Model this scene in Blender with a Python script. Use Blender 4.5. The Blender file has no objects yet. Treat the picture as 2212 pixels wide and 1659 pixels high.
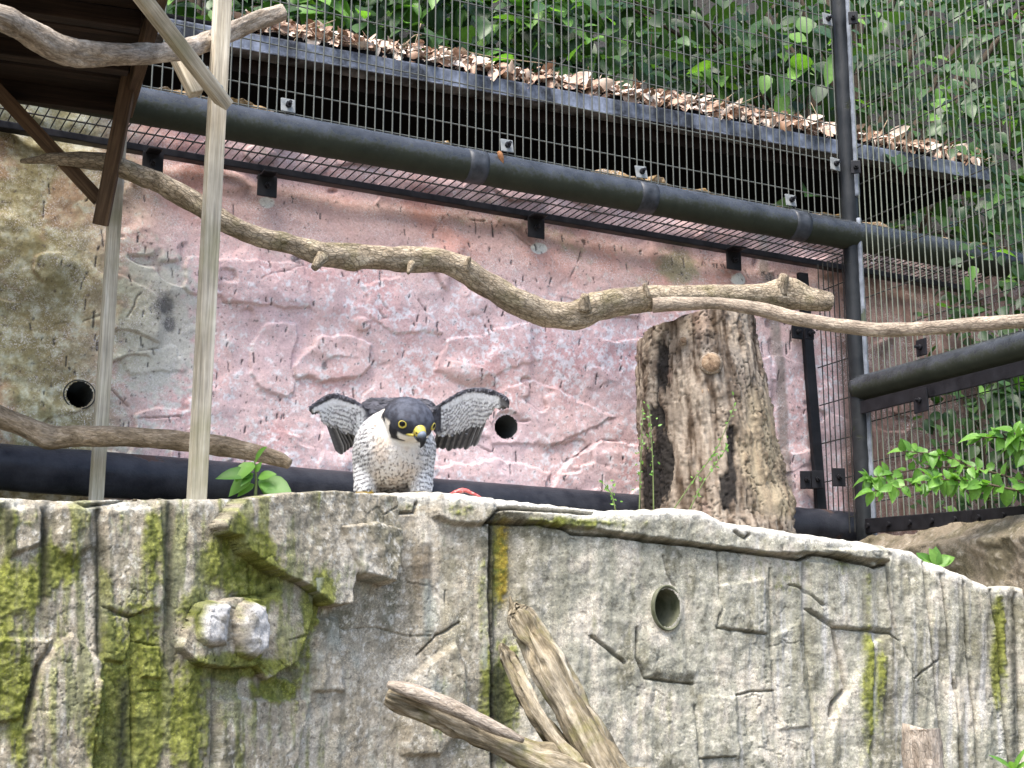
import bpy, bmesh, math, random
import numpy as np
from mathutils import Vector, Matrix

# ------------------------------------------------------------------ camera, sky, sun, exposure
random.seed(7); RNG = np.random.default_rng(7)
SC = bpy.context.scene
COL = SC.collection
FP, CX, CY, CAMZ = 3347.0, 1106.0, 829.5, 1.55          # focal length and centre in 2212x1659 picture units
PITCH = math.radians(12.51)
CP, SP = math.cos(PITCH), math.sin(PITCH)
camd = bpy.data.cameras.new('camera'); cam = bpy.data.objects.new('camera', camd); COL.objects.link(cam)
cam.location = (0, 0, CAMZ); cam.rotation_euler = (math.pi/2 + PITCH, 0, 0)
camd.sensor_width = 36.0; camd.lens = FP/2212*36; camd.clip_start = .05; camd.clip_end = 2000
SC.camera = cam
wd = bpy.data.worlds.new('World'); SC.world = wd; wd.use_nodes = True
wn = wd.node_tree; sky = wn.nodes.new('ShaderNodeTexSky'); sky.sky_type = 'NISHITA'; sky.sun_disc = False
SUN_EL, SUN_AZ = math.radians(62), math.radians(208)     # azimuth clockwise from +Y: behind and left of the camera
sky.sun_elevation = SUN_EL; sky.sun_rotation = SUN_AZ
sky.air_density = 1.0; sky.dust_density = 3.0; sky.ozone_density = 1.0
bg = wn.nodes['Background']; bg.inputs['Strength'].default_value = .10
wn.links.new(sky.outputs[0], bg.inputs['Color'])
sl = bpy.data.lights.new('sun', 'SUN'); sun = bpy.data.objects.new('sun', sl); COL.objects.link(sun)
sl.energy = 1.5; sl.angle = math.radians(32); sl.color = (1, .95, .88)
sdir = Vector((math.sin(SUN_AZ)*math.cos(SUN_EL), math.cos(SUN_AZ)*math.cos(SUN_EL), math.sin(SUN_EL)))
sun.rotation_euler = sdir.to_track_quat('Z', 'Y').to_euler(); sun.location = (0, 0, 6)
vs = SC.view_settings; vs.view_transform = 'Standard'; vs.look = 'None'; vs.gamma = 1; vs.use_curve_mapping = False
vs.exposure = 2.4

# ------------------------------------------------------------------ helpers
def ray(px, py):
    a, b = (px-CX)/FP, (CY-py)/FP
    return np.array([a, CP - b*SP, SP + b*CP])
def at_Y(px, py, Y):
    d = ray(px, py); p = d*(Y/d[1]); p[2] += CAMZ; return p
def proj(P):
    P = np.asarray(P, float); x, y, z = P[..., 0], P[..., 1], P[..., 2]-CAMZ
    zc = y*CP + z*SP; yc = -y*SP + z*CP
    return CX + FP*x/zc, CY - FP*yc/zc
W0 = np.array([-.1884, 2.52, 0.]); WD = np.array([.8862, .4633, 0.]); WN = np.array([.4633, -.8862, 0.])
UP = np.array([0, 0, 1.])
def at_wall(px, py, off=0.):                              # photo point on the plane of the pink wall, off metres in front of it
    d = ray(px, py); c = np.array([0, 0, CAMZ]); q = W0 + WN*off
    return c + d*(np.dot(q-c, WN)/np.dot(d, WN))
def wp(u, z, off=0.):                                     # wall coordinates -> world (z above the camera)
    return np.array([W0[0]+WD[0]*u+WN[0]*off, W0[1]+WD[1]*u+WN[1]*off, z+CAMZ])
def wu(P): return float(np.dot(np.asarray(P)-W0, WD))
def at_side(px, py):                                      # photo point on the side mesh plane through the corner post
    d = ray(px, py); c = np.array([0, 0, CAMZ])
    return c + d*(np.dot(POST-c, WD)/np.dot(d, WD))
MWD = {}
def link(o, parent=None, mw=None):
    mw = mw if mw is not None else Matrix.Identity(4)
    COL.objects.link(o); o.matrix_basis = mw
    if parent is not None:
        o.parent = parent; o.matrix_parent_inverse = MWD[parent.name].inverted()
    MWD[o.name] = mw
    return o
def tag(o, label=None, cat=None, group=None, kind=None):
    for k, v in (('label', label), ('category', cat), ('group', group), ('kind', kind)):
        if v: o[k] = v
    return o
def thing(name, label, cat, loc, group=None):
    o = bpy.data.objects.new(name, None); o.empty_display_size = .05
    link(o, None, Matrix.Translation(Vector([float(c) for c in loc]))); return tag(o, label, cat, group)
def mesh(name, V, F, mat, parent=None, smooth=True, cols=None, attr=None, mw=None):
    me = bpy.data.meshes.new(name)
    V = np.asarray(V, np.float64)
    if isinstance(F, np.ndarray):
        n, k = F.shape
        me.vertices.add(len(V)); me.vertices.foreach_set('co', V.astype(np.float32).ravel())
        me.loops.add(n*k); me.loops.foreach_set('vertex_index', F.astype(np.int32).ravel())
        me.polygons.add(n); me.polygons.foreach_set('loop_start', np.arange(0, n*k, k, dtype=np.int32))
        me.update(calc_edges=True)
    else:
        me.from_pydata(V.tolist(), [], F)
    me.polygons.foreach_set('use_smooth', np.full(len(me.polygons), smooth)); 
    if cols is not None:
        a = me.color_attributes.new('Col', 'FLOAT_COLOR', 'POINT')
        c = np.ones((len(V), 4), np.float32); c[:, :3] = np.clip(cols, 0, 1); a.data.foreach_set('color', c.ravel())
    if attr is not None:
        a = me.attributes.new('bc', 'FLOAT_VECTOR', 'POINT'); a.data.foreach_set('vector', np.asarray(attr, np.float32).ravel())
    me.materials.append(mat)
    me.update(); me.validate()
    return link(bpy.data.objects.new(name, me), parent, mw)
def dup(o, parent, mw):
    return link(o.copy(), parent, mw)
def lin(r, g, b, k=1.):
    f = lambda c: ((c/255+.055)/1.055)**2.4 if c > 10 else c/255/12.92
    return np.array([f(r), f(g), f(b)])*k
def ss(a, b, x):
    t = np.clip((x-a)/(b-a), 0, 1); return t*t*(3-2*t)
def mix(a, b, t):
    t = np.asarray(t); t = t[..., None] if t.ndim else t
    return a*(1-t)+b*t
# gradient noise
_perm = RNG.permutation(256); _perm = np.concatenate([_perm, _perm, _perm])
_g = RNG.normal(size=(256, 3)); _g /= np.linalg.norm(_g, axis=1)[:, None]
def noise(P):
    P = np.asarray(P, float); I = np.floor(P).astype(int); f = P-I; I &= 255
    w = f*f*f*(f*(f*6-15)+10); out = 0
    for dx in (0, 1):
        for dy in (0, 1):
            for dz in (0, 1):
                h = _perm[_perm[_perm[I[:, 0]+dx]+I[:, 1]+dy]+I[:, 2]+dz]
                g = _g[h]; v = g[:, 0]*(f[:, 0]-dx)+g[:, 1]*(f[:, 1]-dy)+g[:, 2]*(f[:, 2]-dz)
                out = out + v*(w[:, 0] if dx else 1-w[:, 0])*(w[:, 1] if dy else 1-w[:, 1])*(w[:, 2] if dz else 1-w[:, 2])
    return out*1.6
def fbm(P, n=4, gain=.5):
    P = np.asarray(P, float); s = 0; a = 1; q = 0
    for i in range(n):
        s = s+a*noise(P*2.03**i+i*17.3); q += a; a *= gain
    return s/q
def cells(P, jit=1.):                                     # F1, F2 and id of a 2-D jittered cell pattern
    I = np.floor(P).astype(int); f1 = np.full(len(P), 9.); f2 = np.full(len(P), 9.); idd = np.zeros(len(P), int)
    for dx in (-1, 0, 1):
        for dy in (-1, 0, 1):
            cx, cy = I[:, 0]+dx, I[:, 1]+dy
            h = _perm[_perm[cx & 255]+(cy & 255)]; h2 = _perm[h+37]
            qx = cx+.5+(h/255-.5)*jit; qy = cy+.5+(h2/255-.5)*jit
            d = np.hypot(P[:, 0]-qx, P[:, 1]-qy)
            n = d < f1; f2 = np.where(n, f1, np.minimum(f2, d)); idd = np.where(n, h, idd); f1 = np.where(n, d, f1)
    return f1, f2, idd
def poly_sd(X, Y, poly):                                  # signed distance to a polygon, negative inside
    p = np.asarray(poly, float); q = np.roll(p, -1, 0); d = np.full(X.shape, 1e9); ins = np.zeros(X.shape, bool)
    for (ax, ay), (bx, by) in zip(p, q):
        ex, ey = bx-ax, by-ay; wx, wy = X-ax, Y-ay
        t = np.clip((wx*ex+wy*ey)/(ex*ex+ey*ey+1e-12), 0, 1)
        d = np.minimum(d, np.hypot(wx-t*ex, wy-t*ey))
        c = ((ay <= Y) != (by <= Y)) & (X < ax+(Y-ay)*ex/(ey if abs(ey) > 1e-9 else 1e-9)); ins ^= c
    return np.where(ins, -d, d)
def line_d(X, Y, pts):
    d = np.full(X.shape, 1e9)
    for (ax, ay), (bx, by) in zip(pts[:-1], pts[1:]):
        ex, ey = bx-ax, by-ay; wx, wy = X-ax, Y-ay
        t = np.clip((wx*ex+wy*ey)/(ex*ex+ey*ey+1e-12), 0, 1)
        d = np.minimum(d, np.hypot(wx-t*ex, wy-t*ey))
    return d
def near(X, Y, pts, m):
    p = np.asarray(pts); return (X > p[:, 0].min()-m) & (X < p[:, 0].max()+m) & (Y > p[:, 1].min()-m) & (Y < p[:, 1].max()+m)
def grid_faces(nr, nc):
    i = np.arange(nr*nc).reshape(nr, nc)
    return np.stack([i[:-1, :-1], i[:-1, 1:], i[1:, 1:], i[1:, :-1]], -1).reshape(-1, 4)
def cr(pts, n):                                           # Catmull-Rom through rows of pts
    p = np.asarray(pts, float); p = np.vstack([2*p[0]-p[1], p, 2*p[-1]-p[-2]]); m = len(p)-3
    t = np.linspace(0, m, n); i = np.minimum(t.astype(int), m-1); f = (t-i)[:, None]
    a, b, c, d = p[i], p[i+1], p[i+2], p[i+3]
    return .5*(2*b+(c-a)*f+(2*a-5*b+4*c-d)*f*f+(3*b-a-3*c+d)*f**3)
def unit(v): v = np.asarray(v, float); return v/np.linalg.norm(v)
def tube(name, pts, rad, mat, parent=None, seg=20, step=.006, disp=None, endcap=.3, cols=None, flat=1.):
    pts = np.asarray(pts, float); rad = np.broadcast_to(np.asarray(rad, float), (len(pts),))
    L = np.linalg.norm(np.diff(pts, axis=0), axis=1).sum(); n = max(4, int(L/step))
    Q = cr(np.column_stack([pts, rad]), n); C, R = Q[:, :3], np.abs(Q[:, 3])
    T = np.gradient(C, axis=0); T /= np.linalg.norm(T, axis=1)[:, None]
    a = np.array([0, 0, 1.]) if abs(T[0][2]) < .9 else np.array([1., 0, 0])
    A = np.zeros_like(C); a = unit(a-T[0]*np.dot(a, T[0])); A[0] = a
    for i in range(1, n): a = unit(a-T[i]*np.dot(a, T[i])); A[i] = a
    B = np.cross(T, A)
    s = np.concatenate([[0], np.cumsum(np.linalg.norm(np.diff(C, axis=0), axis=1))])
    th = np.linspace(0, 2*math.pi, seg, endpoint=False)
    ct, st = np.cos(th)[None, :], np.sin(th)[None, :]
    S = np.repeat(s[:, None], seg, 1); rr = np.repeat(R[:, None], seg, 1)
    bc = np.stack([ct*rr, st*rr, S], -1)
    if disp is not None: rr = rr+disp(bc.reshape(-1, 3), np.repeat(th[None], n, 0).ravel(), (S/L).ravel()).reshape(n, seg)
    V = C[:, None]+A[:, None]*(ct*rr)[..., None]*flat+B[:, None]*(st*rr)[..., None]
    F = []
    idx = np.arange(n*seg).reshape(n, seg); nx = np.roll(idx, -1, 1)
    F = np.stack([idx[:-1], nx[:-1], nx[1:], idx[1:]], -1).reshape(-1, 4)
    V = V.reshape(-1, 3); bc = bc.reshape(-1, 3); F = F.tolist(); k = len(V)
    for ring, c, t, sg in ((idx[0], C[0], -T[0], -1), (idx[-1], C[-1], T[-1], 1)):
        r0 = np.linalg.norm(V[ring]-c, axis=1).mean(); V1 = c+(V[ring]-c)*.55+t*r0*endcap*.7
        V = np.vstack([V, V1, (c+t*r0*endcap)[None]]); bc = np.vstack([bc, bc[ring]*[.55, .55, 1], [[0, 0, bc[ring[0], 2]]]])
        ri = np.arange(k, k+seg); ce = k+seg; k += seg+1; rn = np.roll(ri, -1); gn = np.roll(ring, -1)
        for j in range(seg):
            q = [ring[j], gn[j], rn[j], ri[j]]; t3 = [ri[j], rn[j], ce]
            F.append(q[::-1] if sg < 0 else q); F.append(t3[::-1] if sg < 0 else t3)
    F = [[int(x) for x in f] for f in F]
    c = cols(bc, V) if cols is not None else None
    return mesh(name, V, F, mat, parent, cols=c, attr=bc)
def board(name, A, B, w, t, wdir, mat, parent, bev=.0015):  # a plank from A to B, w wide along wdir, t thick; local Z is its length
    A, B = np.asarray(A, float), np.asarray(B, float); z = unit(B-A); x = unit(np.asarray(wdir, float)-z*np.dot(wdir, z)); y = np.cross(z, x)
    L = np.linalg.norm(B-A); bm = bmesh.new(); bmesh.ops.create_cube(bm, size=1)
    for v in bm.verts: v.co = (v.co.x*w, v.co.y*t, v.co.z*L)
    bmesh.ops.bevel(bm, geom=bm.edges[:], offset=bev, segments=2, affect='EDGES', profile=.6)
    me = bpy.data.meshes.new(name); bm.to_mesh(me); bm.free(); me.materials.append(mat)
    m = Matrix([[x[i], y[i], z[i], (A[i]+B[i])/2] for i in range(3)]+[[0, 0, 0, 1]])
    return link(bpy.data.objects.new(name, me), parent, m)
def frame(c, x, y, z): return Matrix([[float(x[i]), float(y[i]), float(z[i]), float(c[i])] for i in range(3)]+[[0, 0, 0, 1]])
_wire = {}
def wire(name, A, B, r, mat, parent, seg=6):
    A, B = np.asarray(A, float), np.asarray(B, float); z = B-A; L = np.linalg.norm(z); z = z/L
    x = unit(np.cross(z, [0, 1, .3])); y = np.cross(z, x)
    key = (mat.name, seg)
    if key not in _wire:
        th = np.linspace(0, 2*math.pi, seg, endpoint=False)
        V = [[math.cos(t), math.sin(t), k] for k in (0, 1) for t in th]
        F = [[i, (i+1) % seg, seg+(i+1) % seg, seg+i] for i in range(seg)]+[list(range(seg))[::-1], list(range(seg, 2*seg))]
        me = bpy.data.meshes.new(name); me.from_pydata(V, [], F); me.materials.append(mat)
        for p in me.polygons: p.use_smooth = len(p.vertices) == 4
        _wire[key] = me
    return link(bpy.data.objects.new(name, _wire[key]), parent, frame(A, x*r, y*r, z*L))

# ------------------------------------------------------------------ materials
class G:
    def __init__(s, name):
        s.m = bpy.data.materials.new(name); s.m.use_nodes = True; s.t = s.m.node_tree; s.b = s.t.nodes['Principled BSDF']
        s.out = s.t.nodes['Material Output']
    def n(s, ty, **kw):
        o = s.t.nodes.new('ShaderNode'+ty)
        for k, v in kw.items():
            if k.startswith('_'): setattr(o, k[1:], v)
            else: s.set(o.inputs[int(k[1:]) if k[0] == 'i' and k[1:].isdigit() else k.replace('_', ' ')], v)
        return o
    def set(s, i, v):
        if isinstance(v, bpy.types.NodeSocket): s.t.links.new(v, i)
        elif isinstance(v, bpy.types.Node): s.t.links.new(v.outputs[0], i)
        else:
            if i.type == 'RGBA' and len(v) == 3: v = (*v, 1)
            i.default_value = v
    def p(s, **kw):
        for k, v in kw.items(): s.set(s.b.inputs[k.replace('_', ' ')], v)
    def noise(s, vec, sc, det=4, rough=.55, dist=0): return s.n('TexNoise', Vector=vec, Scale=sc, Detail=det, Roughness=rough, Distortion=dist).outputs[0]
    def map(s, vec, sc): return s.n('Mapping', Vector=vec, Scale=sc).outputs[0]
    def ramp(s, f, stops):
        r = s.n('ValToRGB', Fac=f); e = r.color_ramp.elements
        while len(e) < len(stops): e.new(.5)
        for q, (p, c) in zip(e, stops): q.position = p; q.color = (*c, 1) if hasattr(c, '__len__') else (c, c, c, 1)
        return r.outputs[0]
    def mix(s, f, a, b, mode='MIX'):
        o = s.n('Mix', _data_type='RGBA', _blend_type=mode); s.set(o.inputs[0], f); s.set(o.inputs[6], a); s.set(o.inputs[7], b); return o.outputs[2]
    def math(s, op, a, b=0.): o = s.n('Math', _operation=op, i0=a, i1=b); return o.outputs[0]
    def bump(s, h, st, d=.002, normal=None):
        o = s.n('Bump', Height=h, Strength=st, Distance=d)
        if normal is not None: s.set(o.inputs['Normal'], normal)
        return o.outputs[0]
    def obj(s): return s.n('TexCoord').outputs['Object']
    def attr(s, a='bc'): return s.n('Attribute', _attribute_name=a).outputs['Vector']
    def rnd(s): return s.n('ObjectInfo').outputs['Random']
def vcol_mat(name, sc=260, bump=.5, rough=.92, dist=.0015, lo=.72, hi=1.25, fleck=None, pit=None):
    g = G(name); c = g.n('Attribute', _attribute_name='Col').outputs['Color']; o = g.obj()
    n1 = g.noise(o, sc, 5, .7); n2 = g.noise(o, sc*3.1, 3)
    c = g.mix(1., c, g.ramp(n1, [(.3, lo), (.7, hi)]), 'MULTIPLY')
    h = g.math('ADD', n1, g.math('MULTIPLY', n2, .4))
    if fleck is not None:
        m = g.math('MULTIPLY', g.ramp(g.noise(o, 420, 4, .75), [(.52, 0.), (.60, 1.)]), g.ramp(g.noise(o, 22, 4, .6), [(.40, .0), (.62, fleck[1])])); c = g.mix(m, c, fleck[0] if fleck[0] is not None else g.mix(1., c, (1.75, 1.72, 1.65), 'MULTIPLY')); h = g.math('ADD', h, g.math('MULTIPLY', m, .25))
    if pit is not None:
        m = g.math('MULTIPLY', g.ramp(g.noise(g.n('VectorMath', _operation='ADD', i0=o, i1=(7., 3., 1.)).outputs[0], 330, 4, .7), [(.60, 0.), (.68, 1.)]), pit[1]); c = g.mix(m, c, pit[0]); h = g.math('SUBTRACT', h, g.math('MULTIPLY', m, .5))
    g.p(Base_Color=c, Roughness=rough, Normal=g.bump(h, bump, dist)); g.p(Specular_IOR_Level=.25)
    return g.m
def wood_mat(name, c1, c2, c3, rough=.8, moss=0.):
    g = G(name); r = g.rnd(); o = g.obj(); o = g.n('VectorMath', _operation='ADD', i0=o, i1=g.math('MULTIPLY', r, 31.)).outputs[0]
    n1 = g.noise(g.map(o, (90, 90, 5)), 1, 6, .65, .6); n2 = g.noise(g.map(o, (330, 330, 9)), 1, 4, .7); n3 = g.noise(o, 14, 4)
    c = g.ramp(n1, [(.3, c1), (.52, c2), (.72, c3)])
    c = g.mix(1., c, g.ramp(n2, [(.3, .55), (.62, 1.15)]), 'MULTIPLY'); c = g.mix(1., c, g.ramp(n3, [(.3, .75), (.7, 1.15)]), 'MULTIPLY')
    if moss: c = g.mix(g.math('MULTIPLY', g.ramp(g.noise(o, 9, 4), [(.5, 0.), (.66, 1.)]), moss), c, (.12, .13, .03))
    g.p(Base_Color=c, Roughness=rough, Normal=g.bump(g.math('ADD', n1, n2), .45, .0016)); g.p(Specular_IOR_Level=.2)
    return g.m
def bark_mat(name, dark, midc, light, sc=1., moss=0., crack=.5, patch=None, lon=32):
    g = G(name); v = g.attr()
    n1 = g.noise(g.map(v, (110*sc, 110*sc, lon*sc)), 1, 6, .7, .8); n2 = g.noise(g.map(v, (420*sc, 420*sc, 110*sc)), 1, 5, .7); n3 = g.noise(v, 16*sc, 4)
    c = g.ramp(n1, [(.28, dark), (.48, midc), (.70, light)])
    c = g.mix(1., c, g.ramp(n2, [(.3, .5), (.65, 1.2)]), 'MULTIPLY'); c = g.mix(1., c, g.ramp(n3, [(.32, .65), (.68, 1.2)]), 'MULTIPLY')
    if patch is not None: c = g.mix(g.ramp(g.noise(v, 30*sc, 5, .7), [(.52, 0.), (.58, 1.)]), c, patch)
    if moss: c = g.mix(g.math('MULTIPLY', g.ramp(g.noise(v, 22, 5, .6), [(.5, 0.), (.62, 1.)]), moss), c, (.13, .13, .02))
    vo = g.n('TexVoronoi', _feature='DISTANCE_TO_EDGE', Vector=g.map(v, (200*sc, 200*sc, 105*sc)), Scale=1.).outputs[0]
    ck = g.ramp(vo, [(0., .25), (.12, 1.)]); c = g.mix(crack, c, g.mix(1., c, ck, 'MULTIPLY'))
    h = g.math('ADD', g.math('MULTIPLY', n1, 1.2), g.math('ADD', g.math('MULTIPLY', n2, .5), g.math('MULTIPLY', ck, crack*.8)))
    g.p(Base_Color=c, Roughness=.88, Normal=g.bump(h, .8, .003)); g.p(Specular_IOR_Level=.2)
    return g.m
def metal_mat(name, c1, c2, rough=.4, sc=25, patch=None, pth=.62, bump=.15, use='obj', spec=.18, strk=None):
    g = G(name); v = g.attr() if use == 'bc' else g.obj()
    n = g.noise(v, sc, 6, .65); c = g.ramp(n, [(.33, c1), (.66, c2)])
    h = g.math('ADD', g.noise(v, 300, 3), g.math('MULTIPLY', n, .6)); r = g.ramp(n, [(.3, rough*.75), (.7, min(1, rough*1.35))])
    if patch is not None:
        m = g.ramp(g.noise(v, 13, 5, .62), [(pth, 0.), (pth+.03, 1.)]); c = g.mix(m, c, patch); r = g.mix(m, r, (.9, .9, .9))
        h = g.math('SUBTRACT', h, g.math('MULTIPLY', m, 1.5))
    g.p(Base_Color=c, Roughness=r, Normal=g.bump(h, bump, .0012)); g.p(Specular_IOR_Level=spec)
    return g.m
def leaf_mat(name, c1, c2, rough=.4, trans=.35, veins=True):
    g = G(name); r = g.rnd(); a = g.n('Attribute', _attribute_name='Col').outputs['Color']
    sep = g.n('SeparateColor', Color=a)
    c = g.mix(g.math('FRACT', g.math('ADD', r, sep.outputs[2])), c1, c2)
    n = g.noise(g.obj(), 160, 3); c = g.mix(1., c, g.ramp(n, [(.3, .8), (.7, 1.15)]), 'MULTIPLY')
    c = g.mix(g.math('MULTIPLY', sep.outputs[0], .35), c, g.mix(1., c, (1.7, 1.6, 1.5), 'MULTIPLY'))
    g.p(Base_Color=c, Roughness=rough, Normal=g.bump(n, .15, .001)); g.p(Specular_IOR_Level=.3)
    tr = g.n('BsdfTranslucent', Color=g.mix(1., c, (1.3, 1.5, .6), 'MULTIPLY')); mx = g.n('MixShader', Fac=trans)
    g.t.links.new(g.b.outputs[0], mx.inputs[1]); g.t.links.new(tr.outputs[0], mx.inputs[2]); g.t.links.new(mx.outputs[0], g.out.inputs[0])
    return g.m
def plain(name, c, rough=.6, spec=.4):
    g = G(name); n = g.noise(g.obj(), 400, 3); g.p(Base_Color=g.mix(1., tuple(c), g.ramp(n, [(.3, .8), (.7, 1.15)]), 'MULTIPLY'), Roughness=rough, Specular_IOR_Level=spec); return g.m
M_rock = vcol_mat('rock', 300, .6, .93, .002, .64, 1.30, (None, 1.), ((.06, .055, .04), .85))
M_pink = vcol_mat('painted_rock', 240, .5, .85, .0014, .8, 1.18, ((.62, .59, .59), .8), ((.10, .075, .08), .45))
M_post = wood_mat('weathered_post', (.29, .25, .18), (.46, .41, .32), (.60, .56, .47), moss=.35)
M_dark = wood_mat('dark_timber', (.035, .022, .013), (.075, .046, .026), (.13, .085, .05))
M_ply = wood_mat('shaded_underside_board', (.012, .008, .006), (.024, .015, .010), (.045, .028, .019))  # board colour darkened for the shade under the platform
M_blackmetal = metal_mat('black_paint_metal', (.006, .006, .007), (.014, .014, .017), .45, 40)
M_clip = metal_mat('grey_clip', (.10, .11, .11), (.24, .25, .25), .5, 60)
M_wire = metal_mat('wire_green_grey', (.055, .060, .052), (.12, .125, .11), .5, 30)
M_wiredark = metal_mat('wire_dark', (.018, .018, .018), (.05, .05, .045), .5, 30)
M_wireside = metal_mat('wire_side', (.07, .08, .065), (.17, .18, .14), .5, 30)
M_floorpipe = metal_mat('black_pipe_flaking', (.012, .013, .018), (.035, .037, .045), .38, 22, (.055, .036, .032), .63, .5, 'bc')
M_black = plain('tube_inside_dark', (.02, .022, .02), .8)

# ------------------------------------------------------------------ ground and the dark backdrop bank behind
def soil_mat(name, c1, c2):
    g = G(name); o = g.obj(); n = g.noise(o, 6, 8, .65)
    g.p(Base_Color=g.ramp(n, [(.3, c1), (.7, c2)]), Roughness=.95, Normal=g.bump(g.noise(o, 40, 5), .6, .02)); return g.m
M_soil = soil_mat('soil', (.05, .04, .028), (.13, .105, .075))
M_bank = soil_mat('shaded_bank_soil', (.004, .0035, .0025), (.012, .010, .007))  # near-black soil, deep shade behind the foliage put into the colour
gx = np.concatenate([np.linspace(-900, -8, 12), np.linspace(-6, 6, 40), np.linspace(8, 900, 12)]); gy = np.concatenate([np.linspace(-900, -8, 12), np.linspace(-6, 8, 44), np.linspace(12, 900, 12)])
XX, YY = np.meshgrid(gx, gy); Pg = np.stack([XX.ravel(), YY.ravel(), np.zeros(XX.size)], -1)
Pg[:, 2] = .03*fbm(Pg*.8)*(np.abs(Pg[:, 0]) < 7)
tag(mesh('ground', Pg, grid_faces(len(gy), len(gx)), M_soil), kind='structure')
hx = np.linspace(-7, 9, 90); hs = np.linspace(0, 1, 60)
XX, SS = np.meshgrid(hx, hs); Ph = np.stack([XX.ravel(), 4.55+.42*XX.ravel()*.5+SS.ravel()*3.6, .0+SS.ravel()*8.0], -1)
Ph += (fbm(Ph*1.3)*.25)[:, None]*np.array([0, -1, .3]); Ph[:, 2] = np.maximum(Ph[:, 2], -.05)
tag(mesh('hillside_backdrop', Ph, grid_faces(60, 90), M_bank), kind='structure')  # added slope, a dark backdrop for the gaps in the foliage

# ------------------------------------------------------------------ artificial rock ledge in front
def Q7(pts): return [(x*.5, 1015+y*.5) for x, y in pts]
def Q8(pts): return [(932.5+.5783*x, 1014.8+.5783*y) for x, y in pts]
LIP = np.array([(-900, 1075), (-500, 1082), (-60, 1074), (0, 1073), (60, 1076), (130, 1080), (230, 1078), (350, 1075), (470, 1077), (560, 1074), (640, 1071), (750, 1067), (850, 1063), (925, 1060), (980, 1064), (1065, 1075), (1175, 1087), (1303, 1101), (1384, 1100), (1453, 1096), (1511, 1101), (1545, 1120), (1568, 1129), (1655, 1139), (1742, 1153), (1858, 1168), (1973, 1191), (2002, 1209), (2054, 1229), (2095, 1246), (2141, 1267), (2170, 1263), (2212, 1269), (2350, 1300), (2700, 1370), (3100, 1440)], float)
LDY = np.array([(-900, 1.35), (-500, 1.55), (0, 1.72), (425, 1.83), (850, 2.05), (1060, 2.10), (1400, 2.18), (1700, 2.25), (1900, 2.30), (2050, 2.33), (2212, 2.38), (2700, 2.5), (3100, 2.6)])
def LY(x): return np.interp(x, LDY[:, 0], LDY[:, 1])
def facept(px, py):
    px, py = np.asarray(px, float), np.asarray(py, float); a, b = (px-CX)/FP, (CY-py)/FP
    d = np.stack([a, CP-b*SP, SP+b*CP], -1); P = d*(LY(px)/d[..., 1])[..., None]; P[..., 2] += CAMZ; return P
def facen(px):
    px = np.asarray(px, float); a = facept(px-60, px*0+1200.); b = facept(px+60, px*0+1200.); t = b-a
    n = np.stack([t[..., 1], -t[..., 0], 0*t[..., 0]], -1); return n/np.linalg.norm(n, axis=-1, keepdims=True)
MOSS = [(500, 1215, 70, 70, 1.1), (545, 1270, 50, 60, .9), (300, 1500, 90, 190, 1.1), (235, 1590, 60, 120, 1.), (400, 1560, 70, 150, .9), (30, 1270, 90, 80, .8), (20, 1480, 60, 190, .8), (120, 1220, 60, 60, .8),
        (250, 1120, 30, 90, .5), (330, 1180, 30, 120, .7), (280, 1400, 60, 60, .7), (480, 1440, 130, 30, 1.0), (590, 1490, 60, 30, 1.0), (660, 1300, 30, 80, .8), (640, 1440, 40, 120, .6), (480, 1160, 35, 60, .8), (60, 1120, 50, 40, .6), (420, 1330, 40, 70, .8),
        (1080, 1230, 22, 120, .9), (1095, 1500, 30, 160, .75), (1040, 1250, 20, 160, .5), (1240, 1130, 140, 16, .7), (1050, 1500, 25, 130, .6), (1880, 1480, 25, 150, .8), (2160, 1400, 16, 130, 1.), (1800, 1220, 120, 20, .4), (1700, 1260, 90, 60, .35), (860, 1090, 60, 20, .5), (1010, 1100, 50, 30, .5), (940, 1550, 120, 120, .25), (1870, 1290, 25, 120, .45)]
def streak(X, Y, sx, sy, seed): return fbm(np.stack([X/sx, Y/sy, np.full(X.shape, seed)], -1), 4)
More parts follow.
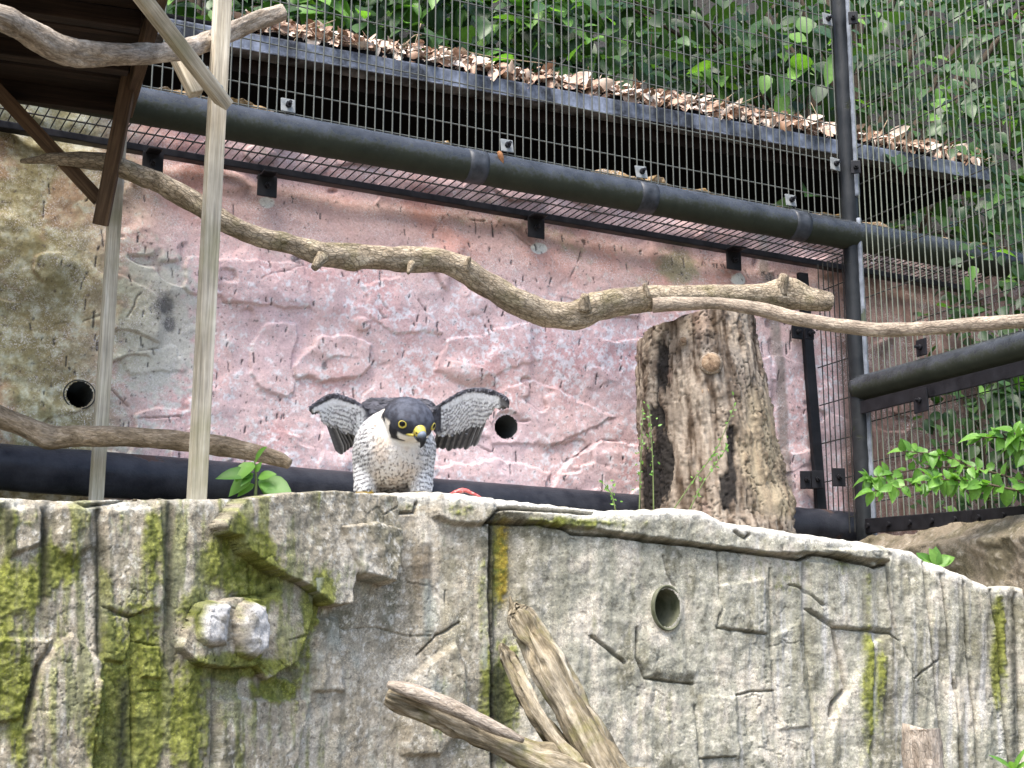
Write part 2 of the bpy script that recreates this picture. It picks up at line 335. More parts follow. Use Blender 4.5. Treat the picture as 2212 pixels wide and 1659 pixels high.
def rock_col(X, Y, P3, hollow):
    n1 = fbm(P3*14, 4); n2 = fbm(P3*90, 4, .7); n3 = fbm(P3*240+5, 3, .7); st = streak(X, Y, 26, 260, 3.3)
    right = ss(900, 1300, X)
    c = mix(lin(176, 166, 146), lin(170, 168, 152), right); c = mix(c, lin(208, 200, 184), ss(.02, .35, n1+.4*st))
    c = mix(c, lin(128, 124, 104), ss(.05, .4, -n1+.5*st)*.8)
    pale = ss(.05, .30, n2+.35*n3)*(.75-.3*right); c = mix(c, lin(232, 226, 212), pale)
    dk = ss(.16, .46, -n2-.35*n3)*.6; c = mix(c, lin(74, 68, 54), dk)
    m = np.zeros(X.shape)
    for cx, cy, rx, ry, s in MOSS:
        d = ((X-cx)/rx)**2+((Y-cy)/ry)**2; m = np.maximum(m, s*np.exp(-d*.9))
    mk = ss(.24, .60, m+.45*st+.35*n1+.35*n2-.1*hollow)
    mk = np.maximum(mk, .75*ss(.16, .5, st+.5*n1+.25*n2+.36*(1-ss(560, 760, X))-.10)*(1-.55*right))
    mc = mix(lin(94, 102, 20), lin(152, 156, 66), ss(-.3, .4, n2)); mc = mix(mc, lin(66, 76, 12), ss(.1, .5, n1)*.6)
    c = mix(c, mc, mk*.92)
    for x0, y0, y1, w in ((20, 1090, 1200, 10), (98, 1090, 1300, 11), (208, 1090, 1420, 9), (366, 1090, 1440, 11), (1066, 1120, 1659, 8), (1085, 1450, 1659, 22), (2190, 1260, 1659, 7), (262, 1480, 1700, 16)):
        q = np.exp(-((X-x0+10*st)/w)**2)*ss(y0-30, y0, Y)*(1-ss(y1-30, y1+30, Y)); c = mix(c, lin(48, 50, 42), .85*q*ss(-.35, .2, n2+.2))
    q = np.exp(-(((X-912)/26)**2+((Y-1232)/62)**2)**2)*ss(-.5, .1, n2+.3); c = mix(c, lin(122, 108, 88), .8*q)
    q = np.exp(-((X-1092)/16)**2)*ss(1110, 1140, Y)*(1-ss(1280, 1330, Y)); c = mix(c, lin(165, 140, 52), q*ss(-.3, .3, n2+.1)*.9)
    q = ss(0, 1, 1-abs(X-860)/90)*0
    gcol = ss(.1, .5, streak(X, Y, 60, 120, 9.1))*(X > 650)*(X < 1050)*(Y > 1250); c = mix(c, lin(172, 178, 168), .6*gcol)
    c = mix(c, lin(126, 126, 104), ss(.08, .45, streak(X, Y, 48, 520, 12.)+.35*n2)*.4); c = mix(c, lin(96, 92, 78), ss(.26, .55, streak(X, Y, 22, 420, 15.)+.3*n2)*.45)
    bl = ss(.1, .5, streak(X, Y, 14, 300, 1.7))*right*ss(1500, 1700, X); c = mix(c, lin(205, 206, 210), .5*bl)
    return c*.60
SLABS = [(Q7([(900, 240), (960, 170), (1000, 130), (1180, 105), (1400, 95), (1670, 120), (1690, 300), (1660, 440), (1640, 500), (1480, 460), (1465, 590), (1370, 592), (1330, 560), (1260, 500), (1160, 460), (1080, 410), (1010, 360), (985, 300), (920, 285)]), .032, 6),
         (Q7([(1160, 430), (1330, 550), (1325, 640), (1262, 830), (1130, 908), (1085, 845), (1108, 780), (1090, 580), (1170, 530)]), .014, 4),
         (Q7([(757, 770), (805, 640), (830, 590), (1000, 548), (1100, 560), (1112, 780), (1078, 852), (970, 862), (830, 842)]), .019, 5),
         (Q7([(1395, 245), (1560, 225), (1690, 260), (1690, 330), (1655, 500), (1480, 462)]), .040, 10),
         (Q7([(170, 840), (240, 740), (310, 700), (440, 835), (425, 980), (400, 1330), (165, 1330), (105, 1112)]), .015, 10)]
KNOBS = [(Q7([(812, 640), (838, 575), (900, 560), (965, 572), (955, 640), (948, 770), (870, 785), (806, 745)]), .032, 26),
         (Q7([(950, 650), (975, 572), (1035, 552), (1090, 585), (1112, 700), (1105, 790), (1040, 832), (980, 815), (952, 740)]), .044, 28)]
RAISE = [(Q7([(230, 150), (330, 135), (400, 180), (400, 330), (300, 420), (225, 320)]), .010, 14), (Q7([(20, 170), (150, 140), (195, 190), (185, 330), (40, 380)]), .010, 12), (Q7([(440, 170), (700, 150), (715, 560), (690, 600), (560, 640), (455, 600)]), .008, 8),
         (Q7([(440, 625), (555, 640), (560, 740), (525, 840), (440, 820)]), .009, 4), (Q7([(600, 760), (690, 760), (690, 900), (600, 900)]), .007, 4), (Q7([(-40, 720), (230, 730), (150, 860), (90, 1080), (-40, 1100)]), .008, 8), (Q7([(930, 985), (1340, 990), (1270, 1330), (920, 1330)]), .008, 8),
         (Q7([(1750, 900), (1960, 735), (2000, 830), (2030, 1060), (1900, 1240), (1730, 1240)]), .014, 10), (Q7([(400, 915), (440, 900), (445, 1140), (405, 1260)]), .010, 4), (Q7([(1350, 640), (1460, 640), (1480, 960), (1340, 960)]), .006, 6),
         (Q8([(780, 580), (830, 570), (870, 600), (960, 690), (1005, 745), (985, 790), (900, 790), (805, 785), (768, 720)]), .011, 22),
         (Q8([(1500, 920), (1550, 830), (1620, 650), (1700, 610), (1760, 650), (1790, 740), (1805, 900), (1770, 1160), (1475, 1160), (1470, 1000)]), .013, 8),
         (Q8([(1400, 340), (1690, 350), (1720, 600), (1640, 600), (1500, 590), (1400, 520)]), .010, 8), (Q8([(1000, 840), (1140, 845), (1150, 1080), (1000, 1080)]), .008, 6), (Q8([(1072, 430), (1250, 400), (1255, 615), (1070, 590)]), .007, 6), (Q8([(1270, 620), (1380, 560), (1410, 960), (1290, 980)]), .007, 6),
         (Q8([(0, 60), (230, 100), (250, 160), (190, 210), (60, 210), (0, 180)]), .014, 10), (Q8([(250, 150), (600, 165), (1040, 150), (1300, 230), (1690, 285), (1700, 350), (1420, 318), (1280, 320), (960, 280), (480, 215), (400, 205), (250, 190)]), .013, 6), (Q8([(1440, 300), (1690, 290), (1705, 345), (1650, 362), (1500, 322)]), .012, 8)]
CRACKS = [(Q8([(480, 215), (520, 240), (620, 245), (720, 255), (800, 266), (960, 280), (1070, 298), (1200, 310), (1280, 324), (1380, 336), (1420, 316), (1500, 326), (1580, 346), (1650, 366), (1700, 352), (1712, 320), (1690, 285)]), 2.6, .030), (Q8([(195, 205), (245, 150), (300, 146), (400, 152), (520, 160), (600, 166)]), 3.2, .03), (Q8([(200, 195), (400, 206), (500, 222)]), 2.2, .02),
          (Q8([(768, 590), (764, 700), (800, 780), (900, 792), (980, 800)]), 2.2, .016), (Q8([(600, 622), (660, 670), (722, 722)]), 3., .016), (Q8([(1402, 520), (1500, 592), (1620, 602), (1700, 612), (1742, 640), (1785, 740), (1800, 900)]), 2.2, .012), (Q8([(1500, 600), (1515, 660), (1530, 720), (1552, 820), (1500, 870), (1490, 920)]), 4., .016), (Q8([(1645, 640), (1652, 720), (1640, 830)]), 1.8, .012),
          (Q8([(1262, 370), (1270, 600), (1280, 830), (1300, 960)]), 2.6, .008), (Q8([(1388, 345), (1395, 560), (1420, 960)]), 2.4, .008), (Q8([(1068, 300), (1074, 420), (1082, 520), (1066, 592), (1250, 616)]), 1.8, .010), (Q8([(1140, 842), (1200, 828), (1282, 826)]), 1.8, .012), (Q8([(1000, 1080), (1130, 1072)]), 2., .012), (Q8([(865, 320), (880, 390), (915, 440)]), 1.8, .010), (Q8([(985, 880), (1000, 1114)]), 2., .008),
          (Q8([(1340, 430), (1380, 440), (1460, 510)]), 2., .010), (Q8([(1700, 360), (1710, 520), (1740, 640)]), 2., .010), (Q8([(1120, 235), (1160, 260), (1175, 245)]), 3., .014), (Q8([(1840, 340), (1850, 500), (1880, 800), (1920, 1114)]), 2.6, .012), (Q8([(1990, 420), (2000, 640), (2030, 900), (2040, 1114)]), 2.6, .018), (Q8([(2090, 450), (2130, 640), (2140, 900), (2160, 1114)]), 3.4, .022), (Q8([(1900, 390), (1930, 640), (1960, 860), (1975, 1114)]), 2.2, .014), (Q8([(2190, 460), (2200, 1114)]), 3., .02), (Q8([(1800, 780), (1890, 710)]), 1.6, .01), (Q8([(1950, 800), (1960, 820)]), 3, .015),
          ([(1062, 1130), (1060, 1300), (1064, 1500), (1068, 1700)], 4.5, .022), (Q7([(190, 180), (185, 560)]), 7., .008), (Q7([(420, 180), (430, 420), (425, 800)]), 6., .007), (Q7([(735, 150), (728, 400), (715, 850)]), 7., .006), (Q7([(8, 160), (5, 420)]), 7., .008), (Q7([(160, 850), (125, 1000), (105, 1110)]), 4., .014), (Q7([(180, 110), (300, 120), (360, 160), (560, 130), (820, 118), (1240, 118)]), 3., .02), (Q7([(0, 112), (90, 118), (180, 112)]), 2.5, .016),
          (Q7([(440, 590), (560, 640), (640, 600)]), 1.4, .008), (Q7([(555, 640), (560, 740), (690, 765)]), 1.4, .008), (Q7([(920, 860), (915, 1288)]), 2.6, .008), (Q7([(1070, 420), (1072, 540)]), 2., .01), (Q7([(1000, 545), (1160, 545)]), 1.6, .008), (Q7([(1460, 680), (1500, 690), (1620, 680), (1760, 720), (1900, 715), (1970, 670)]), 1.3, .005), (Q7([(1800, 800), (1880, 720), (1980, 660)]), 2., .010), (Q7([(1705, 240), (1700, 400)]), 1.5, .006), (Q7([(560, 860), (575, 1288)]), 3, .008), (Q7([(600, 960), (680, 955)]), 1.5, .006), (Q7([(1925, 520), (1925, 580)]), 1.5, .008), (Q7([(1690, 130), (1700, 190), (1790, 185), (1800, 140)]), 3, .016), (Q7([(1560, 130), (1600, 160)]), 2, .01)]
HOLE_F = (1440., 1313., 31., 43.)
def face_disp(X, Y, P3):
    st = streak(X, Y, 40, 400, 3.3); h = .010*fbm(P3*9, 4)+.005*st+.0028*fbm(P3*60, 3)
    rid = ss(1780, 1950, X); h = h+rid*.010*streak(X, Y, 34, 260, 8.)
    wob = fbm(np.stack([X/22, Y/22, X*0+4], -1), 3)*5
    for poly, hh, bev in SLABS[4:]+[(p_, h_*.6 if p_[0][0] > 1100 and h_ < .0165 else h_, b_) for p_, h_, b_ in RAISE]:
        k = near(X, Y, poly, 12)
        if k.any(): sd = poly_sd(X[k], Y[k], poly)+wob[k]; h[k] += hh*ss(-1.5, bev, -sd)
    h = h-.012*ss(1062, 1072, X)*(1-ss(1110, 1150, X))*ss(1100, 1130, Y)      # recessed mossy strip right of the long joint
    hollow = np.zeros(X.shape)
    for pts, w, dp in [(p_, w_*.85, d_*.8) for p_, w_, d_ in CRACKS]:
        k = near(X, Y, pts, w*4+6)
        if k.any():
            d = line_d(X[k]+wob[k]*.55, Y[k]+wob[k]*.45, pts); q = np.exp(-(d/w)**2); h[k] -= dp*q; hollow[k] = np.maximum(hollow[k], q)
    f1, f2, _ = cells(np.stack([X/46+wob*.05, Y/70+wob*.04], -1)); q = np.exp(-((f2-f1)/.022)**2)*ss(.0, .35, fbm(P3*7+3, 2)+.02); h -= .0028*q
    k = ((X-HOLE_F[0])/HOLE_F[2])**2+((Y-HOLE_F[1])/HOLE_F[3])**2; h = h*ss(1., 1.9, k)
    return h, hollow
cx_ = np.concatenate([np.linspace(-850, -60, 30, endpoint=False), np.arange(-60, 2262, 2.6), np.linspace(2270, 3050, 30)])
nc = len(cx_); lipy = np.interp(cx_, LIP[:, 0], LIP[:, 1])
rough_lip = fbm(np.stack([cx_/28, cx_*0, cx_*0+2], -1), 4)*4.5
LP = facept(cx_, lipy+rough_lip); FN = facen(cx_)
rows = []
zlo = 1.46
for z in np.linspace(0, zlo, 14)[:-1]: rows.append(('f', z))
nf = 250
for t in np.linspace(0, 1, nf): rows.append(('t', t))
rr = .011
for a in np.linspace(12, 90, 7): rows.append(('r', math.radians(a)))
for b in (.006, .014, .025, .04, .06, .09, .13, .18, .24, .32, .40, .50, .62, .75): rows.append(('b', b))
Vr = []
back = np.array([-.30, .954, 0])
for k, a in rows:
    P = LP.copy()
    if k == 'f': P[:, 2] = a
    elif k == 't': P[:, 2] = zlo+(LP[:, 2]-rr-zlo)*a
    elif k == 'r': P = P-FN*(rr*(1-math.cos(a)))[..., None] if False else P-FN*rr*(1-math.cos(a)); P[:, 2] = LP[:, 2]-rr+rr*math.sin(a)
    else:
        P = P-FN*rr+back*a; zl = LP[:, 2]-CAMZ
        zz = zl*(P[:, 1]/LP[:, 1])*.992-.004; P[:, 2] = CAMZ+np.minimum(zz, np.maximum(zl, .335))
    Vr.append(P)
Vf = np.array(Vr); nr = len(rows); Pf = Vf.reshape(-1, 3)
PX, PY = proj(Pf); NNf = np.repeat(FN[None], nr, 0).reshape(-1, 3)
ROWT = np.repeat(np.array([1. if k in 'ft' else (math.cos(a)*.8+.2 if k == 'r' else .0) for k, a in rows]), nc)
dh, hollow = face_disp(PX, PY, Pf)
top = np.repeat(np.array([1. if k == 'b' else 0. for k, a in rows]), nc)
Pd = Pf+NNf*(dh*ROWT)[:, None]; Pd[:, 2] += top*(.006*fbm(Pf*30, 3)-.004)
cf = rock_col(PX, PY, Pf, hollow)
cap = np.repeat(np.array([0. if k == 'f' else (ss(.97, 1., np.array(a))*1. if k == 't' else 1.) for k, a in rows]), nc)
mossm = ss(.38, .62, (cf[:, 1]-cf[:, 2])/(cf[:, 1]+1e-6)); Pd = Pd+NNf*(mossm*(.0020+.0024*fbm(Pf*170, 2))*ROWT)[:, None]
cf = mix(cf, lin(205, 202, 192)*.7, cap*ss(-.3, .2, fbm(Pf*35, 3)+.25*(PX > 640)-.2*(PX < 640))*.8)  # glare of top light on lip and shelf painted as pale colour
Ff = grid_faces(nr, nc)
kh = ((PX-HOLE_F[0])/HOLE_F[2])**2+((PY-HOLE_F[1])/HOLE_F[3])**2 < 1
Ff = Ff[~kh[Ff].all(1)]
ledge = tag(mesh('rock_ledge', Pd, Ff, M_rock, cols=cf), 'grey mossy artificial rock ledge with cracks and a round drain hole', 'rock ledge')
def stone(poly, hh, bev, base, name='stone'):
    p = np.array(poly); xs = np.arange(p[:, 0].min()-8, p[:, 0].max()+8, 2.3); ys = np.arange(p[:, 1].min()-8, p[:, 1].max()+8, 2.3)
    X, Y = np.meshgrid(xs, ys); P = facept(X, Y); N = facen(X); f = P.reshape(-1, 3); X, Y = X.ravel(), Y.ravel()
    sd = poly_sd(X, Y, poly)+fbm(np.stack([X/16, Y/16, X*0+hh*99], -1), 3)*4
    t = np.clip((-sd+1)/bev, 0, 1); dome = np.sqrt(np.clip(1-(1-t)**2, 0, 1))
    pit = fbm(f*55+3, 4); h = -.012+(hh+base+.012)*dome+(.004*fbm(f*22, 3)+.004*pit)*dome
    cr_ = np.exp(-((lambda a: (a[1]-a[0])/.03)(cells(np.stack([X/38, Y/55], -1))))**2)*.004*ss(0, .3, fbm(f*9, 2)+.1); h -= cr_*dome*(hh < .035)
    col = rock_col(X, Y, f, cr_*0)
    if hh > .03 and bev > 20: col = mix(col, mix(lin(215, 212, 208), lin(150, 146, 136), ss(.0, .35, pit))*.6, ss(.25, .7, t+.3*pit))
    Vn = f+N.reshape(-1, 3)*h[:, None]; F = grid_faces(len(ys), len(xs)); F = F[(sd[F] < 2.5).all(1)]
    used = np.unique(F); re = np.zeros(len(Vn), int); re[used] = np.arange(len(used))
    return mesh(name, Vn[used], re[F], M_rock, ledge, cols=col[used])
for i, (poly, hh, bev) in enumerate(SLABS[:4]): stone(poly, hh, bev, .0, 'rock_slab')
for poly, hh, bev in KNOBS: stone(poly, hh, bev, .0, 'round_stone')
# drain tube through the ledge
def drain(c, nrm, rx, ry, depth, parent, col, rim=.003, lip=.004, name='drain_tube'):
    nrm = unit(nrm); x = unit(np.cross(UP, nrm)); y = np.cross(nrm, x); th = np.linspace(0, 2*math.pi, 40, endpoint=False)
    V = []; prof = [(-depth, 0.001), (-depth, 1.), (lip*.6, 1.), (lip, 1+rim*.5/rx), (lip, 1+rim/rx), (-.03, 1+rim/rx)]
    for o, s in prof: V += [c+nrm*o+x*rx*s*math.cos(t)+y*ry*s*math.sin(t) for t in th]
    F = [[k*40+j, k*40+(j+1) % 40, (k+1)*40+(j+1) % 40, (k+1)*40+j] for k in range(len(prof)-1) for j in range(40)]
    return mesh(name, V, F, col, parent)
M_tube = metal_mat('mossy_tube', (.05, .055, .03), (.15, .15, .10), .6, 30)
ch = facept(HOLE_F[0], HOLE_F[1]); pxm = LY(HOLE_F[0])/FP
drain(ch, unit(facen(HOLE_F[0])+np.array([.22, 0, 0])), HOLE_F[2]*pxm*1.04, HOLE_F[3]*pxm*1.0, .16, ledge, M_tube)

# ------------------------------------------------------------------ pink painted rock wall
u0, u1 = wu(at_wall(-120, 800)), wu(at_wall(2380, 800))
uD = wu(at_wall(1800, 800)); us = np.concatenate([np.linspace(u0-.6, u0, 40, endpoint=False), np.linspace(u0, uD, 1000, endpoint=False), np.linspace(uD, u1, 170)]); nu, nv = len(us), 390
ztop = .962+.03*np.maximum(0, fbm(np.stack([us*9, us*0, us*0], -1), 2)+.1)+.035*np.abs(np.sin(us*7.3+1))**.6+.010*fbm(np.stack([us*40, us*0+3, us*0], -1), 2)
vv = np.linspace(0, 1, nv)
U, V_ = np.meshgrid(us, vv); Z = .26+(np.repeat(ztop[None], nv, 0)-.26)*V_
Pw = np.stack([W0[0]+WD[0]*U, W0[1]+WD[1]*U, Z+CAMZ], -1).reshape(-1, 3); X, Y = proj(Pw); UZ = np.stack([U.ravel(), Z.ravel(), U.ravel()*0], -1)
YL = 348+.1825*(X-490)                                                          # height of the mesh angle on the wall, for the bulge under it
h = .012*fbm(UZ*3+2, 3)+.0045*fbm(UZ*11, 4)+.0016*fbm(UZ*60, 4)
wob = fbm(np.stack([X/30, Y/30, X*0], -1), 3)*9
t1 = fbm(UZ*np.array([5, 9, 1])+11, 3); lev = t1*2.4+.5; fr = lev-np.floor(lev); brk = ss(-.05, .25, fbm(UZ*8+21, 2)); h += .006*(np.floor(lev)+ss(.0, .07, fr))*brk   # flat plates with worn edges
edge = np.exp(-(np.minimum(fr, 1-fr)/.03)**2)*brk
WP = [([(700, 725), (760, 728), (800, 745), (799, 790), (775, 822), (700, 822), (640, 812), (631, 790), (655, 755)], .022, 12), ([(548, 735), (575, 700), (640, 700), (630, 790), (640, 850), (600, 856), (552, 830), (540, 800)], .012, 5), ([(400, 560), (470, 560), (470, 640), (415, 642), (396, 625)], .012, 5), ([(1220, 1000), (1300, 950), (1380, 960), (1400, 1080), (1180, 1080)], .013, 8), ([(960, 740), (1130, 700), (1160, 780), (1000, 830), (940, 800)], .008, 8), ([(440, 560), (650, 570), (670, 668), (560, 662), (480, 655)], .010, 6), ([(780, 620), (860, 600), (950, 720), (840, 720), (800, 690)], .010, 5), ([(1020, 860), (1150, 820), (1330, 900), (1200, 960), (1060, 960)], .009, 8), ([(940, 1010), (1080, 990), (1190, 1020), (1170, 1090), (950, 1090)], .010, 8), ([(250, 770), (380, 745), (400, 800), (280, 810)], .007, 5), ([(700, 900), (760, 880), (770, 1040), (690, 1030)], .007, 6)]
WP = [(p_, h_*.42, b_*.45) for p_, h_, b_ in WP]
for poly, hh, bev in WP:
    k = near(X, Y, poly, 20); sd = poly_sd(X[k], Y[k], poly)+wob[k]*1.3; h[k] += hh*ss(-2, bev, -sd)
WC = [([(480, 655), (560, 662), (620, 656), (670, 669)], 2.2, .006), ([(560, 605), (600, 590), (650, 575)], 2., .006), ([(800, 640), (808, 665), (825, 690)], 2.4, .008), ([(810, 640), (830, 670)], 2, .006), ([(845, 700), (870, 725)], 2., .008), ([(900, 650), (925, 690)], 2., .007), ([(980, 740), (958, 775)], 2, .006), ([(1130, 870), (1180, 885), (1200, 890)], 2.2, .008), ([(1210, 955), (1222, 1000), (1240, 985), (1300, 950), (1350, 955)], 2.6, .010), ([(1150, 900), (1190, 960), (1180, 1010)], 2., .005), ([(960, 930), (985, 935)], 2.4, .008), ([(1080, 890), (1100, 905), (1140, 910)], 3., .01), ([(1005, 950), (1060, 975)], 2.4, .008), ([(240, 840), (280, 880)], 2, .008), ([(300, 905), (390, 900), (395, 920)], 2, .007), ([(300, 760), (350, 752)], 1.8, .006), ([(120, 700), (170, 698), (220, 680)], 2.2, .007), ([(270, 690), (290, 650), (300, 640)], 2., .007), ([(1640, 556), (1648, 620), (1662, 760), (1668, 860), (1672, 1100)], 6., .012), ([(1270, 520), (1250, 560), (1230, 600)], 2.4, .008), ([(1080, 480), (1130, 520), (1160, 545)], 4, .008), ([(935, 500), (960, 470), (1050, 475)], 3, .006), ([(1340, 1000), (1390, 1010)], 2, .006), ([(760, 720), (790, 700), (830, 690)], 2, .004)]
hol = edge*.5; WC = [(p_, w_*.7 if w_ < 5 else w_, d_*.65) for p_, w_, d_ in WC]; tpn = ss(-.25, .2, fbm(UZ*25+3, 2))
for pts, w, dp in WC:
    k = near(X, Y, pts, 24); d = line_d(X[k]+wob[k]*.5, Y[k]+wob[k]*.5, pts); q = np.exp(-(d/w)**2)*tpn[k]; h[k] -= dp*q; hol[k] = np.maximum(hol[k], q)
t = Y-YL; h += .012*ss(30, 110, t)*(1-ss(250, 420, t)) - .010*np.exp(-((t-12)/25)**2)      # hollow at the angle, swell below it
h = h*ss(0, 1, 1) ; h -= h.mean()*.6
capz = ss(.955, .975, Z.ravel()); f1, f2, _ = cells(np.stack([U.ravel()*9, Z.ravel()*13], -1)); h += capz*(.05*(1-f1*1.2)+.006*fbm(UZ*90, 3)-.015)
HW = [(172., 852., 30., 30.), (1093., 922., 26., 27.)]
for hx_, hy_, ra, rb in HW:
    k = ((X-hx_)/ra)**2+((Y-hy_)/rb)**2; h = h*ss(1., 1.8, k)
n1 = fbm(UZ*7, 4); n2 = fbm(UZ*48, 4, .75); n3 = fbm(UZ*150+9, 2, .7); n4 = fbm(UZ*3+31, 3)
pink = mix(lin(226, 194, 191), lin(218, 174, 171), ss(-.1, .35, n1+.3*n2)); pink = mix(pink, lin(220, 194, 198), ss(.0, .4, -n1+.2*n2)*.6)
c = pink; low = ss(520, 680, Y); c = mix(c, lin(240, 236, 238), ss(.06, .36, n2+.40*n1+.55*n3-.04+.08*low-.12*(1-low))*.85)
c = mix(c, lin(176, 182, 198), ss(.25, .5, n4+.35*n2)*.4)
brown = (1-ss(90, 230, t+60*n1)); c = mix(c, mix(lin(190, 154, 140), lin(168, 132, 120), ss(-.2, .3, n2)), brown*.5); c = mix(c, lin(200, 146, 130), brown*ss(.05, .3, n1)*.5); c = mix(c, lin(178, 168, 132), brown*ss(.15, .4, n4+.3*n2)*.7)
wz = np.exp(-(((X-330)/130)**2+((Y-700)/190)**2)); c = mix(c, lin(205, 202, 192), ss(.35, .7, wz+.5*n2+.3*n1))
gl = (1-ss(120, 420, X+120*n1+60*n4))*1.; gcol = mix(mix(lin(142, 134, 92), lin(184, 180, 144), ss(-.2, .3, n2)), lin(112, 98, 58), ss(0, .4, n4)*.6)
c = mix(c, gcol, gl*.95); c = mix(c, lin(178, 140, 118), gl*ss(.15, .35, n1-.2*n2)*.5); c = mix(c, lin(196, 196, 176), gl*ss(.1, .35, n2+.3*n3)*.6)
bottom = ss(860, 960, Y)*(1-ss(420, 640, X)); c = mix(c, lin(190, 188, 168), bottom*ss(-.1, .3, n2)*.7)
for bx, by, br in ((350, 660, 36), (365, 700, 22), (640, 560, 20), (700, 790, 10), (1735, 870, 8)): c = mix(c, lin(64, 64, 70), ss(.35, .75, np.exp(-((X-bx)**2+((Y-by)*.8)**2)/br**2)+.55*n2-.12)*.75)
gs = np.exp(-(((X-1470)/60)**2+((Y-575)/50)**2)); c = mix(c, lin(150, 148, 112), ss(.3, .8, gs+.4*n2)*.8)
seam = ss(1640, 1650, X-(Y-560)*.09)*(1-ss(1662, 1672, X-(Y-560)*.09)); c = mix(c, lin(150, 138, 128), seam*.8)
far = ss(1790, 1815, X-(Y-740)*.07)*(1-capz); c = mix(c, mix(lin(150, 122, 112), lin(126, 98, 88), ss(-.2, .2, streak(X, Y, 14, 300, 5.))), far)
c = mix(c, lin(150, 112, 106), edge*.25); c = mix(c, lin(120, 90, 84), hol*.35)
c = mix(c, mix(lin(150, 122, 78), lin(112, 90, 56), ss(-.2, .3, n2)), capz)  # tan wall top, its colour darkened for the shadow under the roof
for bx, by in ((577, 437), (1163, 537), (1597, 603), (1722, 700)): c = mix(c, lin(226, 226, 220), ss(.45, .6, np.exp(-(((X-bx)/20)**2+((Y-by)/15)**2)**1.5)+.2*n2))
dash = np.zeros(X.shape); r2 = np.random.default_rng(3)
for i in range(330):
    ax, ay = r2.uniform(60, 1750), r2.uniform(400, 1070); ay = max(ay, 348+.1825*(ax-490)+25); L = r2.choice([5, 8, 12, 20, 34], p=[.3, .3, .2, .14, .06]); w = r2.uniform(1.1, 2.0)
    k = (np.abs(X-ax) < 10) & (Y > ay-5) & (Y < ay+L+5)
    if k.any():
        d = line_d(X[k]+wob[k]*.15, Y[k], [(ax, ay), (ax+r2.uniform(-3, 3), ay+L)]); dash[k] = np.maximum(dash[k], np.exp(-(d/w)**4))
c = mix(c, lin(52, 48, 54), dash*.9); h -= dash*.0025
pits = ss(.36, .5, n3-.3*n2); c = mix(c, lin(80, 66, 66), pits*.7)
Pw = Pw+WN*h[:, None]
F = grid_faces(nv, nu)
kk = np.zeros(len(X), bool)
for hx_, hy_, ra, rb in HW: kk |= ((X-hx_)/ra)**2+((Y-hy_)/rb)**2 < 1
F = F[~kk[F].all(1)]
# thickness of the wall at its top
tp = Pw.reshape(nv, nu, 3)[-1]; extra = [tp-WN*.03+UP*.006, tp-WN*.08, tp-WN*.16-UP*.03, tp-WN*.16-UP*1.0]
base_n = len(Pw); Pw = np.vstack([Pw]+extra); c = np.vstack([c]+[c[-nu:]]*4); F2 = grid_faces(5, nu)+(base_n-nu); F = np.vstack([F, F2])
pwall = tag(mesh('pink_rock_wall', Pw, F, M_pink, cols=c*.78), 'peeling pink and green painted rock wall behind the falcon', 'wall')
for hx_, hy_, ra, rb in HW:
    q = at_wall(hx_, hy_); s = q[1]/FP; drain(q, WN, ra*s*1.1, rb*s*1.03, .2, pwall, M_black, .002, .0)

# ------------------------------------------------------------------ steel pipe frame of the aviary
RO = .132
RZ = at_wall(1237, 399, RO)[2]-CAMZ
POST = at_wall(1838, 505, RO); POST[2] = 0; PU = float(np.dot(POST-W0, WD)); FLOORZ = .30
g = G('mossy_pipe'); v = g.attr(); nz = g.noise(v, 26, 6, .65); nf_ = g.noise(v, 140, 5, .7)
c_ = g.ramp(nz, [(.3, (.014, .016, .018)), (.7, (.048, .053, .062))])
geo = g.n('NewGeometry').outputs['Normal']; sx = g.n('SeparateXYZ', Vector=geo).outputs[2]
ms = g.ramp(g.math('ADD', g.math('MULTIPLY', sx, -.55), g.math('MULTIPLY', nf_, 1.0)), [(.36, 0.), (.66, 1.)])
c_ = g.mix(g.math('MULTIPLY', ms, .85), c_, g.mix(nz, (.007, .010, .005), (.026, .031, .011)))
g.p(Base_Color=c_, Roughness=g.ramp(ms, [(0., .2), (1., .85)]), Normal=g.bump(g.math('ADD', nf_, nz), .25, .0015), Specular_IOR_Level=.35); M_pipe = g.m
M_postm = metal_mat('post_metal', (.006, .007, .008), (.022, .024, .026), .4, 16, (.016, .019, .010), .60, .3, 'bc')
M_strip = metal_mat('pale_sealant', (.08, .09, .105), (.19, .21, .245), .45, 40, (.06, .07, .05), .66, .3)
fr = thing('pipe_frame', 'dark mossy steel pipe frame with long sloping top rail and corner post', 'frame', POST)
def pd(a): return lambda bc, th, s: a*fbm(bc*60, 3)
tube('rail', [wp(-1.05, RZ, RO), wp(-.3, RZ, RO), wp(.4, RZ, RO), wp(PU, RZ, RO), wp(PU+.45, RZ, RO)], .0280, M_pipe, fr, 40, .012, pd(.0012))
M_tape = metal_mat('worn_tape', (.016, .018, .020), (.050, .055, .064), .35, 60)
for px in (1022, 1388, 1715):
    u = wu(at_wall(px, 380, RO)); tube('tape_band', [wp(u-.017, RZ, RO), wp(u, RZ, RO), wp(u+.017, RZ, RO)], .0286, M_tape, fr, 36, .006, pd(.001), .0)
M_rust = plain('rust_clump', (.22, .10, .04), .9); q = at_wall(1082, 338, RO+.026); tube('rust_clump', [q+UP*.008-WD*.004, q, q-UP*.012+WD*.003], [.003, .005, .002], M_rust, fr, 10, .002, lambda bc, th, s: .002*fbm(bc*200, 3))
pz = [0.0, .4, .8, 1.2, 1.6]
tube('corner_post', [POST+UP*(CAMZ+FLOORZ-.05+z*(1.25/1.6)) for z in pz], .0165, M_postm, fr, 28, .012, pd(.0012))
